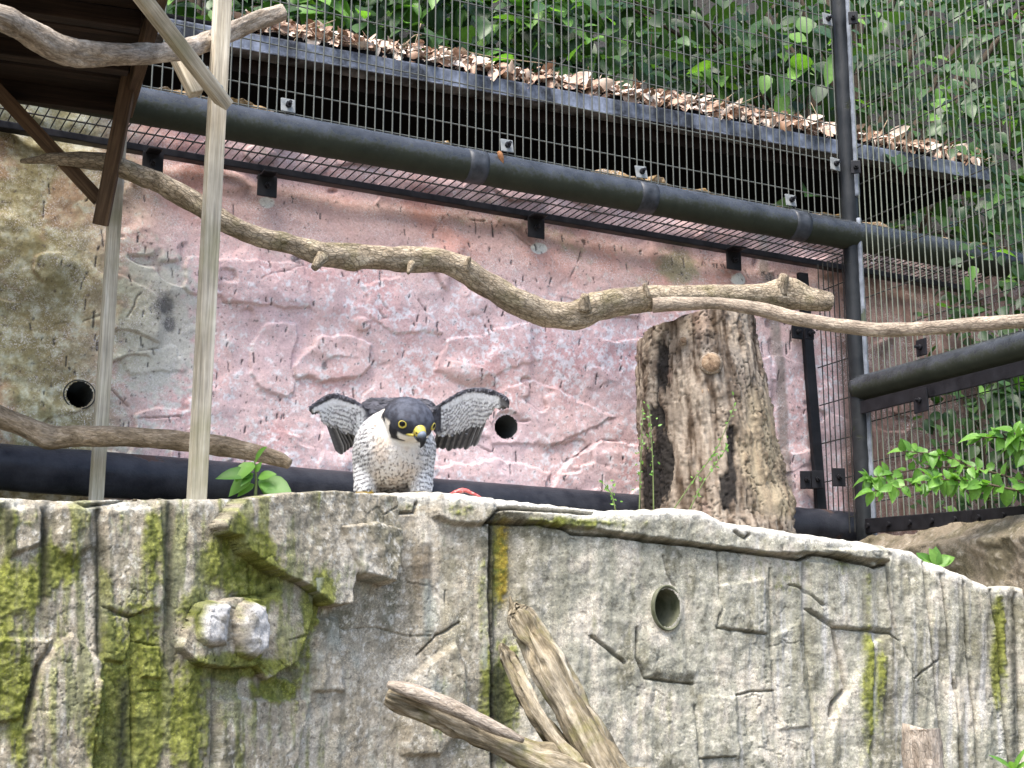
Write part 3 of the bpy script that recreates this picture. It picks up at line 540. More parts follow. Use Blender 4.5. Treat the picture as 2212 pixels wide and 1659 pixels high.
# pale sealant strip down the right side of the post
for za, zb in ((.30, .58), (.60, .94), (.985, 1.5)):
    tube('sealant_strip', [POST+WN*.0150+WD*.0068+UP*(CAMZ+z) for z in np.linspace(za, zb, 5)], .0080, M_strip, fr, 10, .008, lambda bc, th, s: .0016*fbm(bc*90, 3), flat=.7)
S1, S2 = at_side(1862, 838), at_side(2330, 716)
tube('side_rail', [S1-(S2-S1)*.02, S1*.6+S2*.4, S2], .0235, M_pipe, fr, 28, .012, pd(.0012))
# black flat bar under the side rail, bracket and bottom bar
A_, B_ = at_side(1872, 882)-WD*.012, at_side(2330, 770)-WD*.012
board('flat_bar', A_, B_, .024, .005, UP, M_blackmetal, fr)
A_, B_ = at_side(1866, 1138)-WD*.008, at_side(2330, 1103)-WD*.008
board('bottom_bar', A_, B_, .027, .006, UP, M_blackmetal, fr)
board('wall_bar', at_wall(1733, 590, .014), at_wall(1776, 1135, .014), .022, .010, WD, M_blackmetal, fr)
for i in range(9):
    q = A_+(B_-A_)*(.05+.11*i); wire('bolt', q-WD*.008, q+WD*.012, .005, M_blackmetal, fr)
def plate(name, c, nrm, w, h_, t, mat, parent, tilt=0., bolt=True, boltmat=None):
    nrm = unit(nrm); x = unit(np.cross(UP, nrm)); y = np.cross(nrm, x); x, y = x*math.cos(tilt)+y*math.sin(tilt), y*math.cos(tilt)-x*math.sin(tilt)
    o = board(name, c-y*h_/2, c+y*h_/2, w, t, x, mat, parent, .0012)
    if bolt:
        wire('bolt', c+nrm*t*.4, c+nrm*(t+.004), .0052, boltmat or M_blackmetal, o, 6); wire('bolt_shank', c+nrm*t*.4, c+nrm*(t+.011), .0028, boltmat or M_blackmetal, o, 8)
    return o
for px, py in ((2012, 868),): plate('bracket', at_side(px, py)-WD*.024, -WD, .034, .042, .004, M_blackmetal, fr)
plate('bracket', at_side(2000, 752)-WD*.01, -WD, .024, .03, .004, M_blackmetal, fr)
for px, py, o_ in ((1742, 1037, .02), (1766, 1036, .032), (1812, 1031, .09)): plate('corner_clamp', at_wall(px, py, o_), unit(WN-.4*WD), .024, .034, .005, M_blackmetal, fr)
plate('corner_clamp', at_wall(1722, 718, .02), WN, .024, .026, .005, M_blackmetal, fr); plate('corner_clamp', at_wall(1748, 722, .05), WN, .020, .020, .005, M_blackmetal, fr)

# ------------------------------------------------------------------ wire mesh panels
SPC = .01515; ZT = 1.50
mp = thing('wire_mesh_panel', 'green grey wire mesh panel standing on the long top rail', 'wire mesh', wp(0, RZ, RO), 'wire mesh panels of the aviary')
uA = wu(at_wall(120, 300, RO)); n = int((PU-.012-uA)/SPC)
for i in range(n+1):
    u = PU-.018-i*SPC; j = RNG.normal(0, .0006)
    wire('vertical_wire', wp(u+j, RZ+.022, RO-.006), wp(u+j*.3, ZT, RO-.006), .00120, M_wire, mp)
hz = RZ+.036
for k in range(8):
    wire('cross_wire', wp(uA, hz+k*.0745-(.038 if k else 0), RO-.0085), wp(PU-.01, hz+k*.0745-(.038 if k else 0), RO-.0085), .0012, M_wire, mp)
for px, py in ((622, 228), (1095, 315), (1385, 372), (1708, 433)):
    plate('mesh_clip', at_wall(px, py, RO+.002), WN+UP*.15, .0235, .0235, .003, M_clip, mp, RNG.normal(0, .04))
for px, py in ((1787, 42), (1804, 355)): plate('mesh_clip', at_wall(px, py, RO+.004), WN+UP*.1, .022, .026, .003, M_clip, mp, RNG.normal(0, .08))
gr_z = at_wall(1160, 471, 0.)[2]-CAMZ
gp = thing('mesh_grille', 'flat dark wire grille bridging the gap between top rail and wall', 'wire mesh', wp(0, gr_z, .06))
for i in range(n+34):
    u = PU+.40-i*SPC; j = RNG.normal(0, .0012); wire('cross_wire', wp(u+j, gr_z+.004, .004), wp(u, gr_z+.006, RO-.008), .0011, M_wiredark, gp)
for o_ in (.058,): wire('long_wire', wp(uA-.3, gr_z+.0075, o_), wp(PU+.40, gr_z+.0075, o_), .0014, M_wiredark, gp)
board('angle_bar', wp(uA-.35, gr_z-.004, .016), wp(PU+.42, gr_z-.004, .016), .012, .020, UP, M_blackmetal, gp)
for px, py in ((577, 402), (1158, 493), (1585, 563), (330, 353)):
    plate('wall_bracket', at_wall(px, py, .026), WN, .033, .036, .004, M_blackmetal, gp)
    board('bracket_shelf', at_wall(px-15, py-26, .03), at_wall(px+15, py-22, .03), .04, .004, WN, M_blackmetal, gp)
sp_ = thing('wire_mesh_panel', 'wire mesh panel above the side rail running out from the corner post', 'wire mesh', POST, 'wire mesh panels of the aviary')
sp2 = thing('wire_mesh_panel', 'wire mesh panel below the flat bar, between side rail and bottom bar', 'wire mesh', POST+WN*.3, 'wire mesh panels of the aviary')
def side(s, z, o=0.): return np.array([POST[0]+WN[0]*s+WD[0]*o, POST[1]+WN[1]*s+WD[1]*o, z+CAMZ])
sS = lambda P: float(np.dot(np.asarray(P)-POST, WN))
zr = lambda s: (S1[2]+(S2[2]-S1[2])*(s-sS(S1))/(sS(S2)-sS(S1)))-CAMZ
za_ = at_side(1866, 1138); zb_ = at_side(2330, 1103)
zbot = lambda s: za_[2]+(zb_[2]-za_[2])*(s-sS(za_))/(sS(zb_)-sS(za_))-CAMZ
for i in range(46):
    s = .022+i*SPC; j = RNG.normal(0, .001)
    wire('vertical_wire', side(s+j, zr(s)+.012, .006), side(s-j*.5, 1.42, .006), .0013, M_wireside, sp_)
    wire('vertical_wire', side(s+j, zbot(s)+.008, .006), side(s-j*.5, zr(s)-.03, .006), .0013, M_wireside, sp2)
for k in range(9): wire('cross_wire', side(.018, .615+k*.0745+.02, .009), side(.73, .615+k*.0745+.02, .009), .0012, M_wiredark, sp_)
for k in range(4): wire('cross_wire', side(.018, .40+k*.0745, .009), side(.73, .40+k*.0745, .009), .0012, M_wiredark, sp2)
for px, py in ((1842, 40), (1848, 362), (1860, 1030)): plate('mesh_clip', at_side(px+6, py)-WD*.006, -WD*.6+WN*.8, .018, .026, .004, M_blackmetal, sp_)
gp2 = thing('wire_mesh_panel', 'narrow wire mesh strip closing the gap between pink wall and corner post', 'wire mesh', wp(PU, FLOORZ, .06), 'wire mesh panels of the aviary')
for i in range(7): s = -.014-i*.0145; wire('vertical_wire', side(s, FLOORZ+.05, 0), side(s, gr_z-.01, 0), .0012, M_wiredark, gp2)
for k in range(8): wire('cross_wire', side(-.118, FLOORZ+.08+k*.0745, .003), side(-.01, FLOORZ+.08+k*.0745, .003), .0012, M_wiredark, gp2)

# ------------------------------------------------------------------ black pipe lying along the foot of the wall
FPZ = .362
fpn = lambda bc, th, s: .0016*fbm(bc*22, 4)
tag(tube('floor_pipe', [wp(u, FPZ, .055) for u in (-1.1, -.6, -.1, .4, PU-.3, wu(at_wall(1860, 1135, .055)))], .0335, M_floorpipe, None, 36, .010, fpn), 'thick black pipe with flaking paint along the foot of the wall', 'pipe')

# ------------------------------------------------------------------ lean-to roof with gutter, leaf litter on top
GO = -.07
GA, GB = at_wall(250, 42, GO), at_wall(2130, 378, GO); gd = unit(GB-GA); gup = unit(UP-gd*np.dot(UP, gd))
gg = G('gutter_metal'); o = gg.obj(); nn = gg.noise(o, 16, 6, .65); ng = gg.noise(gg.map(o, (30, 30, 110)), 1, 4)
cg = gg.ramp(nn, [(.40, (.012, .012, .014)), (.56, (.14, .155, .19)), (.80, (.36, .39, .48))]); cg = gg.mix(1., cg, gg.ramp(ng, [(.3, .6), (.6, 1.1)]), 'MULTIPLY')  # blue grey sky reflection painted into the base colour, over dark stains
gg.p(Base_Color=cg, Roughness=.45, Metallic=.25, Normal=gg.bump(ng, .2, .002)); M_gut = gg.m
rf = thing('lean_to_roof', 'dark lean-to roof edge with stained blue grey gutter behind the mesh', 'roof', wp(.2, 1.05, GO))
board('gutter', GA-gup*.003, GB-gup*.003, .033, .03, gup, M_gut, rf, .004)
board('gutter_lip', GA-gup*.021+WN*.004, GB-gup*.021+WN*.004, .004, .036, gup, M_gut, rf)
M_felt = plain('roof_felt', (.008, .008, .009), .95, .05)
board('roof_edge', GA+gup*.021-WN*.017, GB+gup*.021-WN*.017, .016, .03, gup, M_felt, rf)
board('roof_sheet', GA+gup*.034-WN*.32+UP*.015, GB+gup*.034-WN*.32+UP*.015, .64, .006, -WN+UP*.08, M_felt, rf)
board('shade_soffit', GA-gup*.012-WN*.33, GB-gup*.012-WN*.33, .58, .006, WN, M_felt, rf)  # added dark panel that keeps light out under the roof
# corrugated strip below the gutter
L = np.linalg.norm(GB-GA); kx = np.arange(0, L, .0055); V = []
for i, s in enumerate(kx):
    q = GA+gd*s-WN*(.022+(.004 if (i//2) % 2 else 0)); V += [q-gup*.018, q-gup*.044]
mesh('corrugated_strip', V, [[2*i, 2*i+1, 2*i+3, 2*i+2] for i in range(len(kx)-1)], plain('dark_brown_sheet', (.016, .011, .010), .9, .1), rf, smooth=False)
board('shade_back_board', GA-gup*.20-WN*.62, GB-gup*.20-WN*.62, .5, .01, gup, M_felt, rf)  # added dark board closing off light behind the wall top

def leaf_mesh(name, L, W, curl, fold, mat, rnd=0., nseg=5, wid=None, twist=0.):
    V, C = [], []; wid = wid or (lambda t: math.sin(math.pi*t**.8)**.85)
    for i in range(nseg+1):
        t = i/nseg; w = W*.5*wid(t); zc = -curl*L*t*t
        for k, a in enumerate((-1, 0, 1)):
            V.append((a*w, L*t, zc+abs(a)*fold*w+a*twist*w*t)); C.append((1. if k == 1 else 0., 0, rnd))
    F = []
    for i in range(nseg):
        for k in (0, 1): F.append([i*3+k, i*3+k+1, i*3+k+4, i*3+k+3])
    me = bpy.data.meshes.new(name); me.from_pydata(V, [], F); me.materials.append(mat)
    a = me.color_attributes.new('Col', 'FLOAT_COLOR', 'POINT'); a.data.foreach_set('color', np.array([(*c, 1) for c in C], np.float32).ravel())
    for p in me.polygons: p.use_smooth = True
    return me
def leaf_frame(base, d, nrm, s=1.):
    y = unit(d); z = unit(np.asarray(nrm)-y*np.dot(nrm, y)+1e-6); x = np.cross(y, z); return frame(base, x*s, y*s, z*s)
def add_leaf(me, base, d, nrm, s, parent, name='leaf'): return link(bpy.data.objects.new(name, me), parent, leaf_frame(base, d, nrm, s))
def leaf_mass(name, items, mat, parent):                  # many leaves as one mesh
    VV, FF, CC = [], [], []; k = 0; cache = {}
    for me, M in items:
        if me.name not in cache:
            v = np.array([q.co[:] for q in me.vertices]); f = np.array([p.vertices[:] for p in me.polygons]); cache[me.name] = (v, f)
        v, f = cache[me.name]; m = np.array(M); VV.append(v@m[:3, :3].T+m[:3, 3]); FF.append(f+k); k += len(v)
        c = np.zeros((len(v), 3)); c[1::3, 0] = 1; c[:, 2] = random.random(); CC.append(c)
    return tag(mesh(name, np.vstack(VV), np.vstack(FF), mat, parent, cols=np.vstack(CC)), kind='stuff')
gl = G('dead_leaf'); r = gl.rnd(); a = gl.n('Attribute', _attribute_name='Col').outputs['Color']; b = gl.n('SeparateColor', Color=a).outputs[2]
cc = gl.ramp(gl.math('FRACT', gl.math('ADD', r, b)), [(0., (.16, .09, .05)), (.22, (.32, .19, .12)), (.45, (.46, .31, .23)), (.7, (.52, .41, .32)), (1., (.66, .58, .50))])
gl.p(Base_Color=gl.mix(1., cc, gl.ramp(gl.noise(gl.obj(), 120, 4), [(.3, .65), (.7, 1.15)]), 'MULTIPLY'), Roughness=.6); M_dead = gl.m
dm = [leaf_mesh('dead_leaf', L_, W_, c_, f_, M_dead, twist=t_) for L_, W_, c_, f_, t_ in ((.034, .016, .25, .5, .6), (.040, .019, -.3, .3, -.5), (.028, .015, .5, .2, .3), (.036, .012, .15, .9, .8), (.030, .018, -.15, -.4, -.8))]
lit = thing('leaf_litter', 'drift of dry brown fallen leaves piled along the roof edge', 'leaf litter', GA+gup*.04)
def litter(s, back_, zz):
    base = GA+gd*s+gup*(.027+zz)-WN*(.004+back_); a = random.uniform(0, 6.28)
    d = np.array([math.cos(a), math.sin(a), random.uniform(-.5, .4)]); nn = unit(np.array([random.gauss(0, .5), -.9+random.gauss(0, .5), random.uniform(.1, 1.)])); return base, d, nn
items = []
pile = lambda s: .030+.020*(.5+.5*math.sin(s*9+1))*(.5+.5*math.sin(s*23))+.012*math.sin(s*4.1)**2
for i in range(5200):
    s = random.uniform(.12*L, L); hgt = pile(s)*random.random()**1.1
    b_, d_, n_ = litter(s, .05*(hgt/.05)+random.uniform(-.016, .035), hgt-random.choice([0, 0, 0, .008])); sc = random.choice([.25, .4, .5, .65, .8, 1.0])*random.uniform(.85, 1.15)
    if i < 260: add_leaf(random.choice(dm), b_+WN*.012, d_, n_, sc*1.15, lit, 'dead_leaf')
    else: items.append((random.choice(dm), leaf_frame(b_, d_, n_, sc)))
for i in range(40):                                       # leaves and stalks hanging over the edge
    s = random.uniform(.15*L, L); add_leaf(random.choice(dm), GA+gd*s+gup*.036+WN*.004, np.array([random.gauss(0, .3), -.3, -1]), np.array([random.gauss(0, .5), -1, .2]), random.uniform(.6, 1.1), lit, 'dead_leaf')
leaf_mass('leaf_drift', items, M_dead, lit)
M_tw0 = plain('dry_twig', (.30, .22, .14), .8)
for i in range(26):
    s = random.uniform(.15*L, L); q = GA+gd*s+gup*(.030+random.random()*.03)+WN*random.uniform(-.02, .012); d = np.array([random.gauss(0, 1), random.gauss(0, .4), random.gauss(-.1, .5)])*.035
    tube('twig', [q-d, q+np.array([0, 0, random.gauss(0, .004)]), q+d], [.0009, .0008, .0004], M_tw0, lit, 6, .008)

# ------------------------------------------------------------------ timber platform on posts, upper left
PZ = .873; PN = np.array([.335, -.942, 0]); PD = np.array([.942, .335, 0])
CB = at_Y(283, 247, 2.12); CB[2] = PZ+CAMZ
fpost = at_Y(425, 1065, 1.925); fpost[2] = CAMZ+.255; rpost = at_Y(208, 1065, 2.12); rpost[2] = CAMZ+.27
plt = thing('timber_platform', 'weathered timber nesting platform on two square posts with diagonal braces', 'platform', fpost)
board('post', fpost, fpost+UP*.80+np.array([.006, 0, 0]), .0215, .0205, WD, M_post, plt, .002)
board('post', rpost, rpost+UP*(PZ-.27+.02)+np.array([.004, 0, 0]), .0180, .0180, WD, M_post, plt, .002)
for i in range(6):
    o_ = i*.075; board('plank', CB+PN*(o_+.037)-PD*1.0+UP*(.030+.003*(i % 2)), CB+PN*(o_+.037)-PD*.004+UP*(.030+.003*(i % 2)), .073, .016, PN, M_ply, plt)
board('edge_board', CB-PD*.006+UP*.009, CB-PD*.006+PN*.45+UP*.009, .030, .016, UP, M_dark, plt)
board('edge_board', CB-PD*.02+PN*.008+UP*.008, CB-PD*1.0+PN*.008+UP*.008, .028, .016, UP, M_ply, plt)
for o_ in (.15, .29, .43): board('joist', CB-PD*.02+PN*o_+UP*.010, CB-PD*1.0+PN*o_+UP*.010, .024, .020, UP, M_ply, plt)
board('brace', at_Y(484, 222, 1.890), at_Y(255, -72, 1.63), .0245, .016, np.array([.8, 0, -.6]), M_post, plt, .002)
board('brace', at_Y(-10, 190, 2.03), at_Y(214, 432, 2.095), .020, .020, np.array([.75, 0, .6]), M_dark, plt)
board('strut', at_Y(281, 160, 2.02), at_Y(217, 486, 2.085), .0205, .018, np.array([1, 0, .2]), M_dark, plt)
board('cross_rail', at_Y(424, 204, 1.935), at_Y(372, 100, 1.935), .018, .016, WD, M_post, plt)
for px, py in ((487, 190), (489, 214), (457, 150)):
    q = at_Y(px-8, py, 1.883); wire('screw_head', q, q+np.array([0, -.006, 0]), .0022, M_clip, plt, 8)

# ------------------------------------------------------------------ perch branches
M_bark1 = bark_mat('pale_perch', (.16, .12, .085), (.36, .30, .235), (.55, .48, .40), 1., crack=.25, patch=None)
M_bark2 = bark_mat('brown_bark', (.12, .09, .055), (.31, .25, .175), (.52, .44, .33), 1., moss=.2, crack=.6)
M_bark3 = bark_mat('grey_brown_bark', (.15, .12, .09), (.31, .25, .19), (.48, .41, .32), 1., crack=.35)
M_bark4 = bark_mat('brown_log', (.12, .085, .05), (.28, .21, .135), (.44, .35, .25), 1., crack=.3)
M_dead2 = bark_mat('mossy_deadwood', (.035, .026, .016), (.22, .18, .115), (.48, .42, .32), .8, moss=.5, crack=.12, lon=9)
def bark_d(amp, f=1., lump=.10, knots=(), groove=0.):
    def d(bc, th, s):
        h = amp*fbm(bc*np.array([90, 90, 25])*f, 4)+lump*np.hypot(bc[:, 0], bc[:, 1])*fbm(bc*np.array([18, 18, 14]), 3)*1.6
        if groove: h -= groove*np.exp(-(fbm(bc*np.array([52, 52, 4])+7, 3)/.07)**2)+.5*groove*np.exp(-(fbm(bc*np.array([110, 110, 8])+17, 3)/.08)**2)
        for (ks, ka, kr, kh) in knots:
            da = np.angle(np.exp(1j*(th-ka))); h += kh*np.exp(-((s-ks)/kr)**2-(da/.75)**2)
        return h
    return d
def br(name, rows, mat, label, disp, seg=30, step=.004, cap=.25, parent=None):
    P = [at_Y(x, y, Y) for x, y, Y, r in rows]; R = [r*Y/FP for x, y, Y, r in rows]
    o = tube(name, P, R, mat, parent, seg, step, disp, cap)
    if parent is None: tag(o, label, 'branch')
    return o
br('perch_branch', [(-120, -20, 1.54, 30), (-40, 22, 1.59, 31), (0, 36, 1.61, 32), (60, 68, 1.66, 33), (125, 104, 1.70, 34), (190, 118, 1.75, 31), (260, 118, 1.79, 27), (320, 116, 1.825, 25), (380, 108, 1.865, 24), (440, 92, 1.93, 23), (500, 68, 1.98, 24), (560, 42, 1.99, 22), (613, 24, 2.0, 19)], M_bark1,
   'pale curved bare perch branch crossing under the timber platform', bark_d(.0034, 1., .18, ((.28, -1.2, .03, .008), (.35, 2.2, .05, -.004)), .002), 34)
b2 = [(44, 348, 2.055, 4.4), (80, 345, 2.06, 8.8), (130, 342, 2.06, 14.3), (185, 345, 2.065, 19.8), (235, 352, 2.07, 23.8), (290, 374, 2.08, 22.5), (350, 398, 2.09, 22.5), (420, 440, 2.1, 25.0), (500, 488, 2.12, 22.5), (560, 512, 2.14, 22.5), (640, 530, 2.17, 22.5), (700, 548, 2.19, 27.5), (760, 549, 2.21, 26.2), (850, 560, 2.24, 27.5), (940, 559, 2.27, 27.5), (1000, 582, 2.29, 27.5), (1050, 615, 2.31, 28.8), (1110, 650, 2.33, 30.0), (1180, 674, 2.36, 31.2), (1240, 678, 2.38, 28.8), (1300, 662, 2.4, 30.0), (1400, 645, 2.44, 28.8), (1480, 642, 2.47, 25.0), (1560, 640, 2.49, 23.8), (1640, 638, 2.51, 26.2), (1690, 638, 2.53, 30.0), (1740, 644, 2.54, 26.2), (1794, 652, 2.55, 21.2)]
bb2 = br('perch_branch', b2, M_bark2, 'long wavy brown bark branch running from timber post to stump', bark_d(.0032, 1.1, .20, ((.365, 2.8, .016, .009), (.655, 3.0, .018, .006), (.70, .3, .015, .005), (.945, .3, .02, .010))), 34)
for px, py, Y_, dx, dy, r_, ln in ((688, 566, 2.175, -.35, -.8, 11, .014), (1262, 652, 2.37, .1, .7, 12, .012), (1688, 618, 2.52, .25, .9, 13, .020), (455, 448, 2.10, -.3, .8, 6, .014), (1010, 568, 2.28, .3, .8, 6, .010), (885, 580, 2.23, -.2, -.8, 6, .010), (1395, 626, 2.42, -.3, .9, 6, .010)):
    q = at_Y(px, py, Y_-.008); d = unit(np.array([dx, -.45, dy])); k_ = Y_/FP; tube('broken_stub', [q-d*.012, q, q+d*ln], [r_*k_*1.5, r_*k_*1.1, r_*k_*.75], M_bark2, bb2, 14, .003, bark_d(.002, 1.2), .25)
br('perch_branch', [(1410, 659, 2.42, 17), (1440, 657, 2.42, 17), (1500, 655, 2.42, 15), (1560, 656, 2.42, 14), (1640, 668, 2.41, 16), (1720, 688, 2.40, 16), (1800, 702, 2.39, 16), (1900, 712, 2.37, 16), (2000, 709, 2.34, 16), (2100, 701, 2.31, 16), (2212, 694, 2.28, 16), (2340, 690, 2.25, 16)], M_bark3,
   'smooth grey brown branch with sawn end reaching right across the side mesh', bark_d(.0018, 1., .10, ((.05, 1.2, .012, .002),)), 28, cap=.04)
br('perch_log', [(-140, 840, 2.0, 24), (-60, 870, 2.01, 24), (0, 899, 2.02, 24), (60, 924, 2.03, 25), (112, 944, 2.035, 26), (170, 942, 2.04, 23), (260, 944, 2.045, 22), (340, 948, 2.05, 22), (400, 954, 2.05, 22), (470, 962, 2.06, 22), (540, 975, 2.07, 20), (600, 990, 2.08, 17), (626, 1002, 2.08, 12)], M_bark4,
   'brown knobbly branch lying low behind the timber posts', bark_d(.0026, 1., .14, ((.33, 2.4, .02, .004),)), 30)
# dead forked wood in front of the ledge
Yf = 1.66
dd = bark_d(.0035, .7, .20, (), .008)
fork = thing('dead_fork', 'broken mossy dead branch fork rising before the rock ledge', 'dead branch', at_Y(1480, 1900, Yf)*np.array([1, 1, 0]))
low = at_Y(1480, 1900, Yf)
P1 = [at_Y(1112, 1304, Yf+.04), at_Y(1124, 1330, Yf+.04), at_Y(1165, 1400, Yf+.03), at_Y(1215, 1490, Yf+.02), at_Y(1270, 1590, Yf+.01), at_Y(1330, 1700, Yf), low, np.array([low[0]+.06, low[1], .7]), np.array([low[0]+.08, low[1], 0.])]
k_ = Yf/FP
tube('trunk', P1, [9*k_, 31*k_, 40*k_, 42*k_, 43*k_, 46*k_, 54*k_, .045, .055], M_dead2, fork, 40, .004, dd, .6)
tube('splinter', [at_Y(1083, 1392, Yf+.03), at_Y(1105, 1432, Yf+.03), at_Y(1150, 1520, Yf+.02), at_Y(1200, 1600, Yf+.01), at_Y(1250, 1660, Yf)], [10*k_, 20*k_, 24*k_, 28*k_, 30*k_], M_dead2, fork, 24, .004, dd, .5)
tube('splinter', [at_Y(1102, 1288, Yf+.04), at_Y(1108, 1320, Yf+.04), at_Y(1120, 1370, Yf+.04)], [2*k_, 8*k_, 12*k_], M_dead2, fork, 12, .004, bark_d(.0008), .8)
tube('limb', [at_Y(838, 1500, Yf-.02), at_Y(860, 1508, Yf-.02), at_Y(940, 1540, Yf-.01), at_Y(1050, 1592, Yf), at_Y(1140, 1632, Yf), at_Y(1230, 1662, Yf), at_Y(1330, 1740, Yf)], [24*k_, 29*k_, 31*k_, 32*k_, 34*k_, 44*k_, 44*k_], M_dead2, fork, 36, .004, dd, .15)
tube('limb_splinter', [at_Y(838, 1478, Yf-.04), at_Y(880, 1490, Yf-.04), at_Y(960, 1520, Yf-.035), at_Y(1060, 1568, Yf-.03), at_Y(1130, 1600, Yf-.02)], [7*k_, 15*k_, 16*k_, 14*k_, 6*k_], M_bark1, fork, 18, .004, bark_d(.002), .3)
q = at_Y(1996, 1680, 1.95)
tag(tube('tree_stub', [at_Y(1994, 1622, 1.95), at_Y(1995, 1634, 1.95), at_Y(1996, 1662, 1.95), q, q*np.array([1, 1, .5]), q*np.array([1, 1, 0])], [26*.00058, 36*.00058, 39*.00058, 41*.00058, .03, .035], M_bark1, None, 30, .005, bark_d(.003, .8, .10, (), .002), .5), 'short weathered wood stub poking up before the right end of the ledge', 'wood stub')

# ------------------------------------------------------------------ stump
SY = 2.56
M_stump = vcol_mat('stump_wood', 160, .7, .9, .0018, .7, 1.25)
b0 = at_Y(1548, 1150, SY); t0 = at_Y(1506, 720, SY); nrg, nsg = 250, 260
T, TH = np.meshgrid(np.linspace(0, 1, nrg), np.linspace(0, 2*math.pi, nsg, endpoint=False), indexing='ij')
cxs = b0[0]+(t0[0]-b0[0])*ss(0, 1, T)*1.0; R = np.interp(T, [0, .04, .12, .3, .6, .85, 1], np.array([172, 166, 154, 150, 144, 131, 128])*SY/FP)
topz = CAMZ+.660+.19*np.clip(R*np.cos(TH), -.12, .09)-.010*np.sin(TH)+.0015*np.sin(TH*7); zz = b0[2]-.03+(topz-b0[2]+.03)*T
bc = np.stack([R*np.cos(TH), R*np.sin(TH), zz-b0[2]], -1).reshape(-1, 3)
n1 = fbm(bc*np.array([75, 75, 7]), 5, .65); n2 = fbm(bc*np.array([18, 18, 7])+4, 4); n3 = fbm(bc*np.array([150, 150, 50]), 3, .7)
f1, f2, cid = cells(np.stack([TH.ravel()*9+n2*.8, bc[:, 2]*34+n1*.4+TH.ravel()*3], -1), .8); crk = np.exp(-((f2-f1)/.07)**2)
a_ = TH.ravel(); hz_ = bc[:, 2]/(.62-.35)                                       # angle: 4.712 faces the camera
fx = np.angle(np.exp(1j*(a_-4.712)))
hd = .006*n1+.006*n2+.0015*n3-.003*crk*ss(-.1, .2, n2+.1)
plates = ss(.02, .12, fbm(bc*np.array([26, 26, 10])+9, 3)); hd += .003*plates
XS, YS = proj(np.stack([cxs.ravel()+bc[:, 0], SY+bc[:, 1]-0, zz.ravel()], -1))
front = np.cos(fx) > 0
def blob(px, py, rx, ry): return np.exp(-(((XS-px)/rx)**2+((YS-py)/ry)**2))*front
hd += .014*blob(1530, 800, 60, 48)+.008*blob(1520, 850, 36, 30)+.012*blob(1690, 1090, 40, 40)+.006*blob(1476, 737, 14, 14)
hollow = blob(1432, 790, 15, 60)+blob(1418, 900, 22, 26)+blob(1430, 1000, 30, 80)+blob(1400, 1060, 26, 60)+blob(1575, 1060, 22, 50)+.8*blob(1580, 960, 12, 60)
hk = ss(.42, .62, hollow+.75*n1+.35*n2+.3*n3); hd -= .006*hk
cs = mix(lin(146, 130, 114), lin(192, 178, 160), ss(-.2, .3, n1)); cs = mix(cs, lin(86, 70, 54), ss(.0, .35, -n1+.3*n3)); cs = mix(cs, lin(176, 150, 136), ss(.1, .4, n2)*.6)
yel = (blob(1640, 960, 60, 150)+.6*blob(1690, 1090, 40, 40)); cs = mix(cs, mix(lin(204, 188, 156), lin(158, 136, 104), ss(-.1, .3, n1)), ss(.3, .8, yel+.3*n2)*.7)
flk = ss(.06, .2, fbm(bc*np.array([40, 40, 16])+19, 4, .7)); hd += .0035*flk; cs = mix(cs, lin(92, 78, 66), flk*.55); cs = mix(cs, lin(40, 34, 27), crk*.8*ss(-.1, .2, n2+.1)); cs = mix(cs, lin(34, 31, 30), hk*.95); cs = mix(cs, lin(60, 46, 32), ss(.25, .5, n3-.5*n1)*.5)
R2 = (R.ravel()+hd); Vs = np.stack([cxs.ravel()+R2*np.cos(a_), SY+R2*np.sin(a_), zz.ravel()+.002*n1*(T.ravel() > .9)], -1)
idx = np.arange(nrg*nsg).reshape(nrg, nsg); nx_ = np.roll(idx, -1, 1); F = np.stack([idx[:-1], nx_[:-1], nx_[1:], idx[1:]], -1).reshape(-1, 4)
rim = Vs.reshape(nrg, nsg, 3)[-1]; ctr = rim.mean(0); k0 = len(Vs)
for s in (.9, .6, .3, .02): Vs = np.vstack([Vs, ctr+(rim-ctr)*s-UP*.004]); cs = np.vstack([cs, np.tile(lin(92, 76, 56), (nsg, 1))])
ii = np.vstack([idx[-1], k0+np.arange(4*nsg).reshape(4, nsg)]); nn_ = np.roll(ii, -1, 1); F = np.vstack([F, np.stack([ii[:-1], nn_[:-1], nn_[1:], ii[1:]], -1).reshape(-1, 4)])
stump = tag(mesh('tree_stump', Vs, F, M_stump, cols=cs*.56), 'thick rotting brown tree stump with a sawn knot beside the pink wall', 'tree stump')
gk = G('knot_heart'); ok = gk.attr(); nk = gk.noise(ok, 120, 5, .7); gk.p(Base_Color=gk.ramp(nk, [(.3, (.03, .015, .008)), (.48, (.17, .11, .065)), (.74, (.36, .27, .18))]), Roughness=.9, Normal=gk.bump(nk, .8, .004)); M_heart = gk.m
for px, py, rp, out in ((1533, 790, 24, .030), (1522, 850, 10, .020), (1476, 737, 8, .010)):
    c = at_Y(px, py, SY-.098); s = (SY-.1)/FP; d = unit(np.array([-.05, -1, -.06]))
    kn = tube('knot', [c-d*.03, c, c+d*out], [rp*s*1.5, rp*s*1.25, rp*s*1.02], M_bark3, stump, 26, .003, bark_d(.0025, 1.2), .05)
    tube('heartwood', [c+d*(out-.002), c+d*(out+.0015)], [rp*s*.92, rp*s*.85], M_heart, kn, 22, .001, bark_d(.0012, 2.), .12)

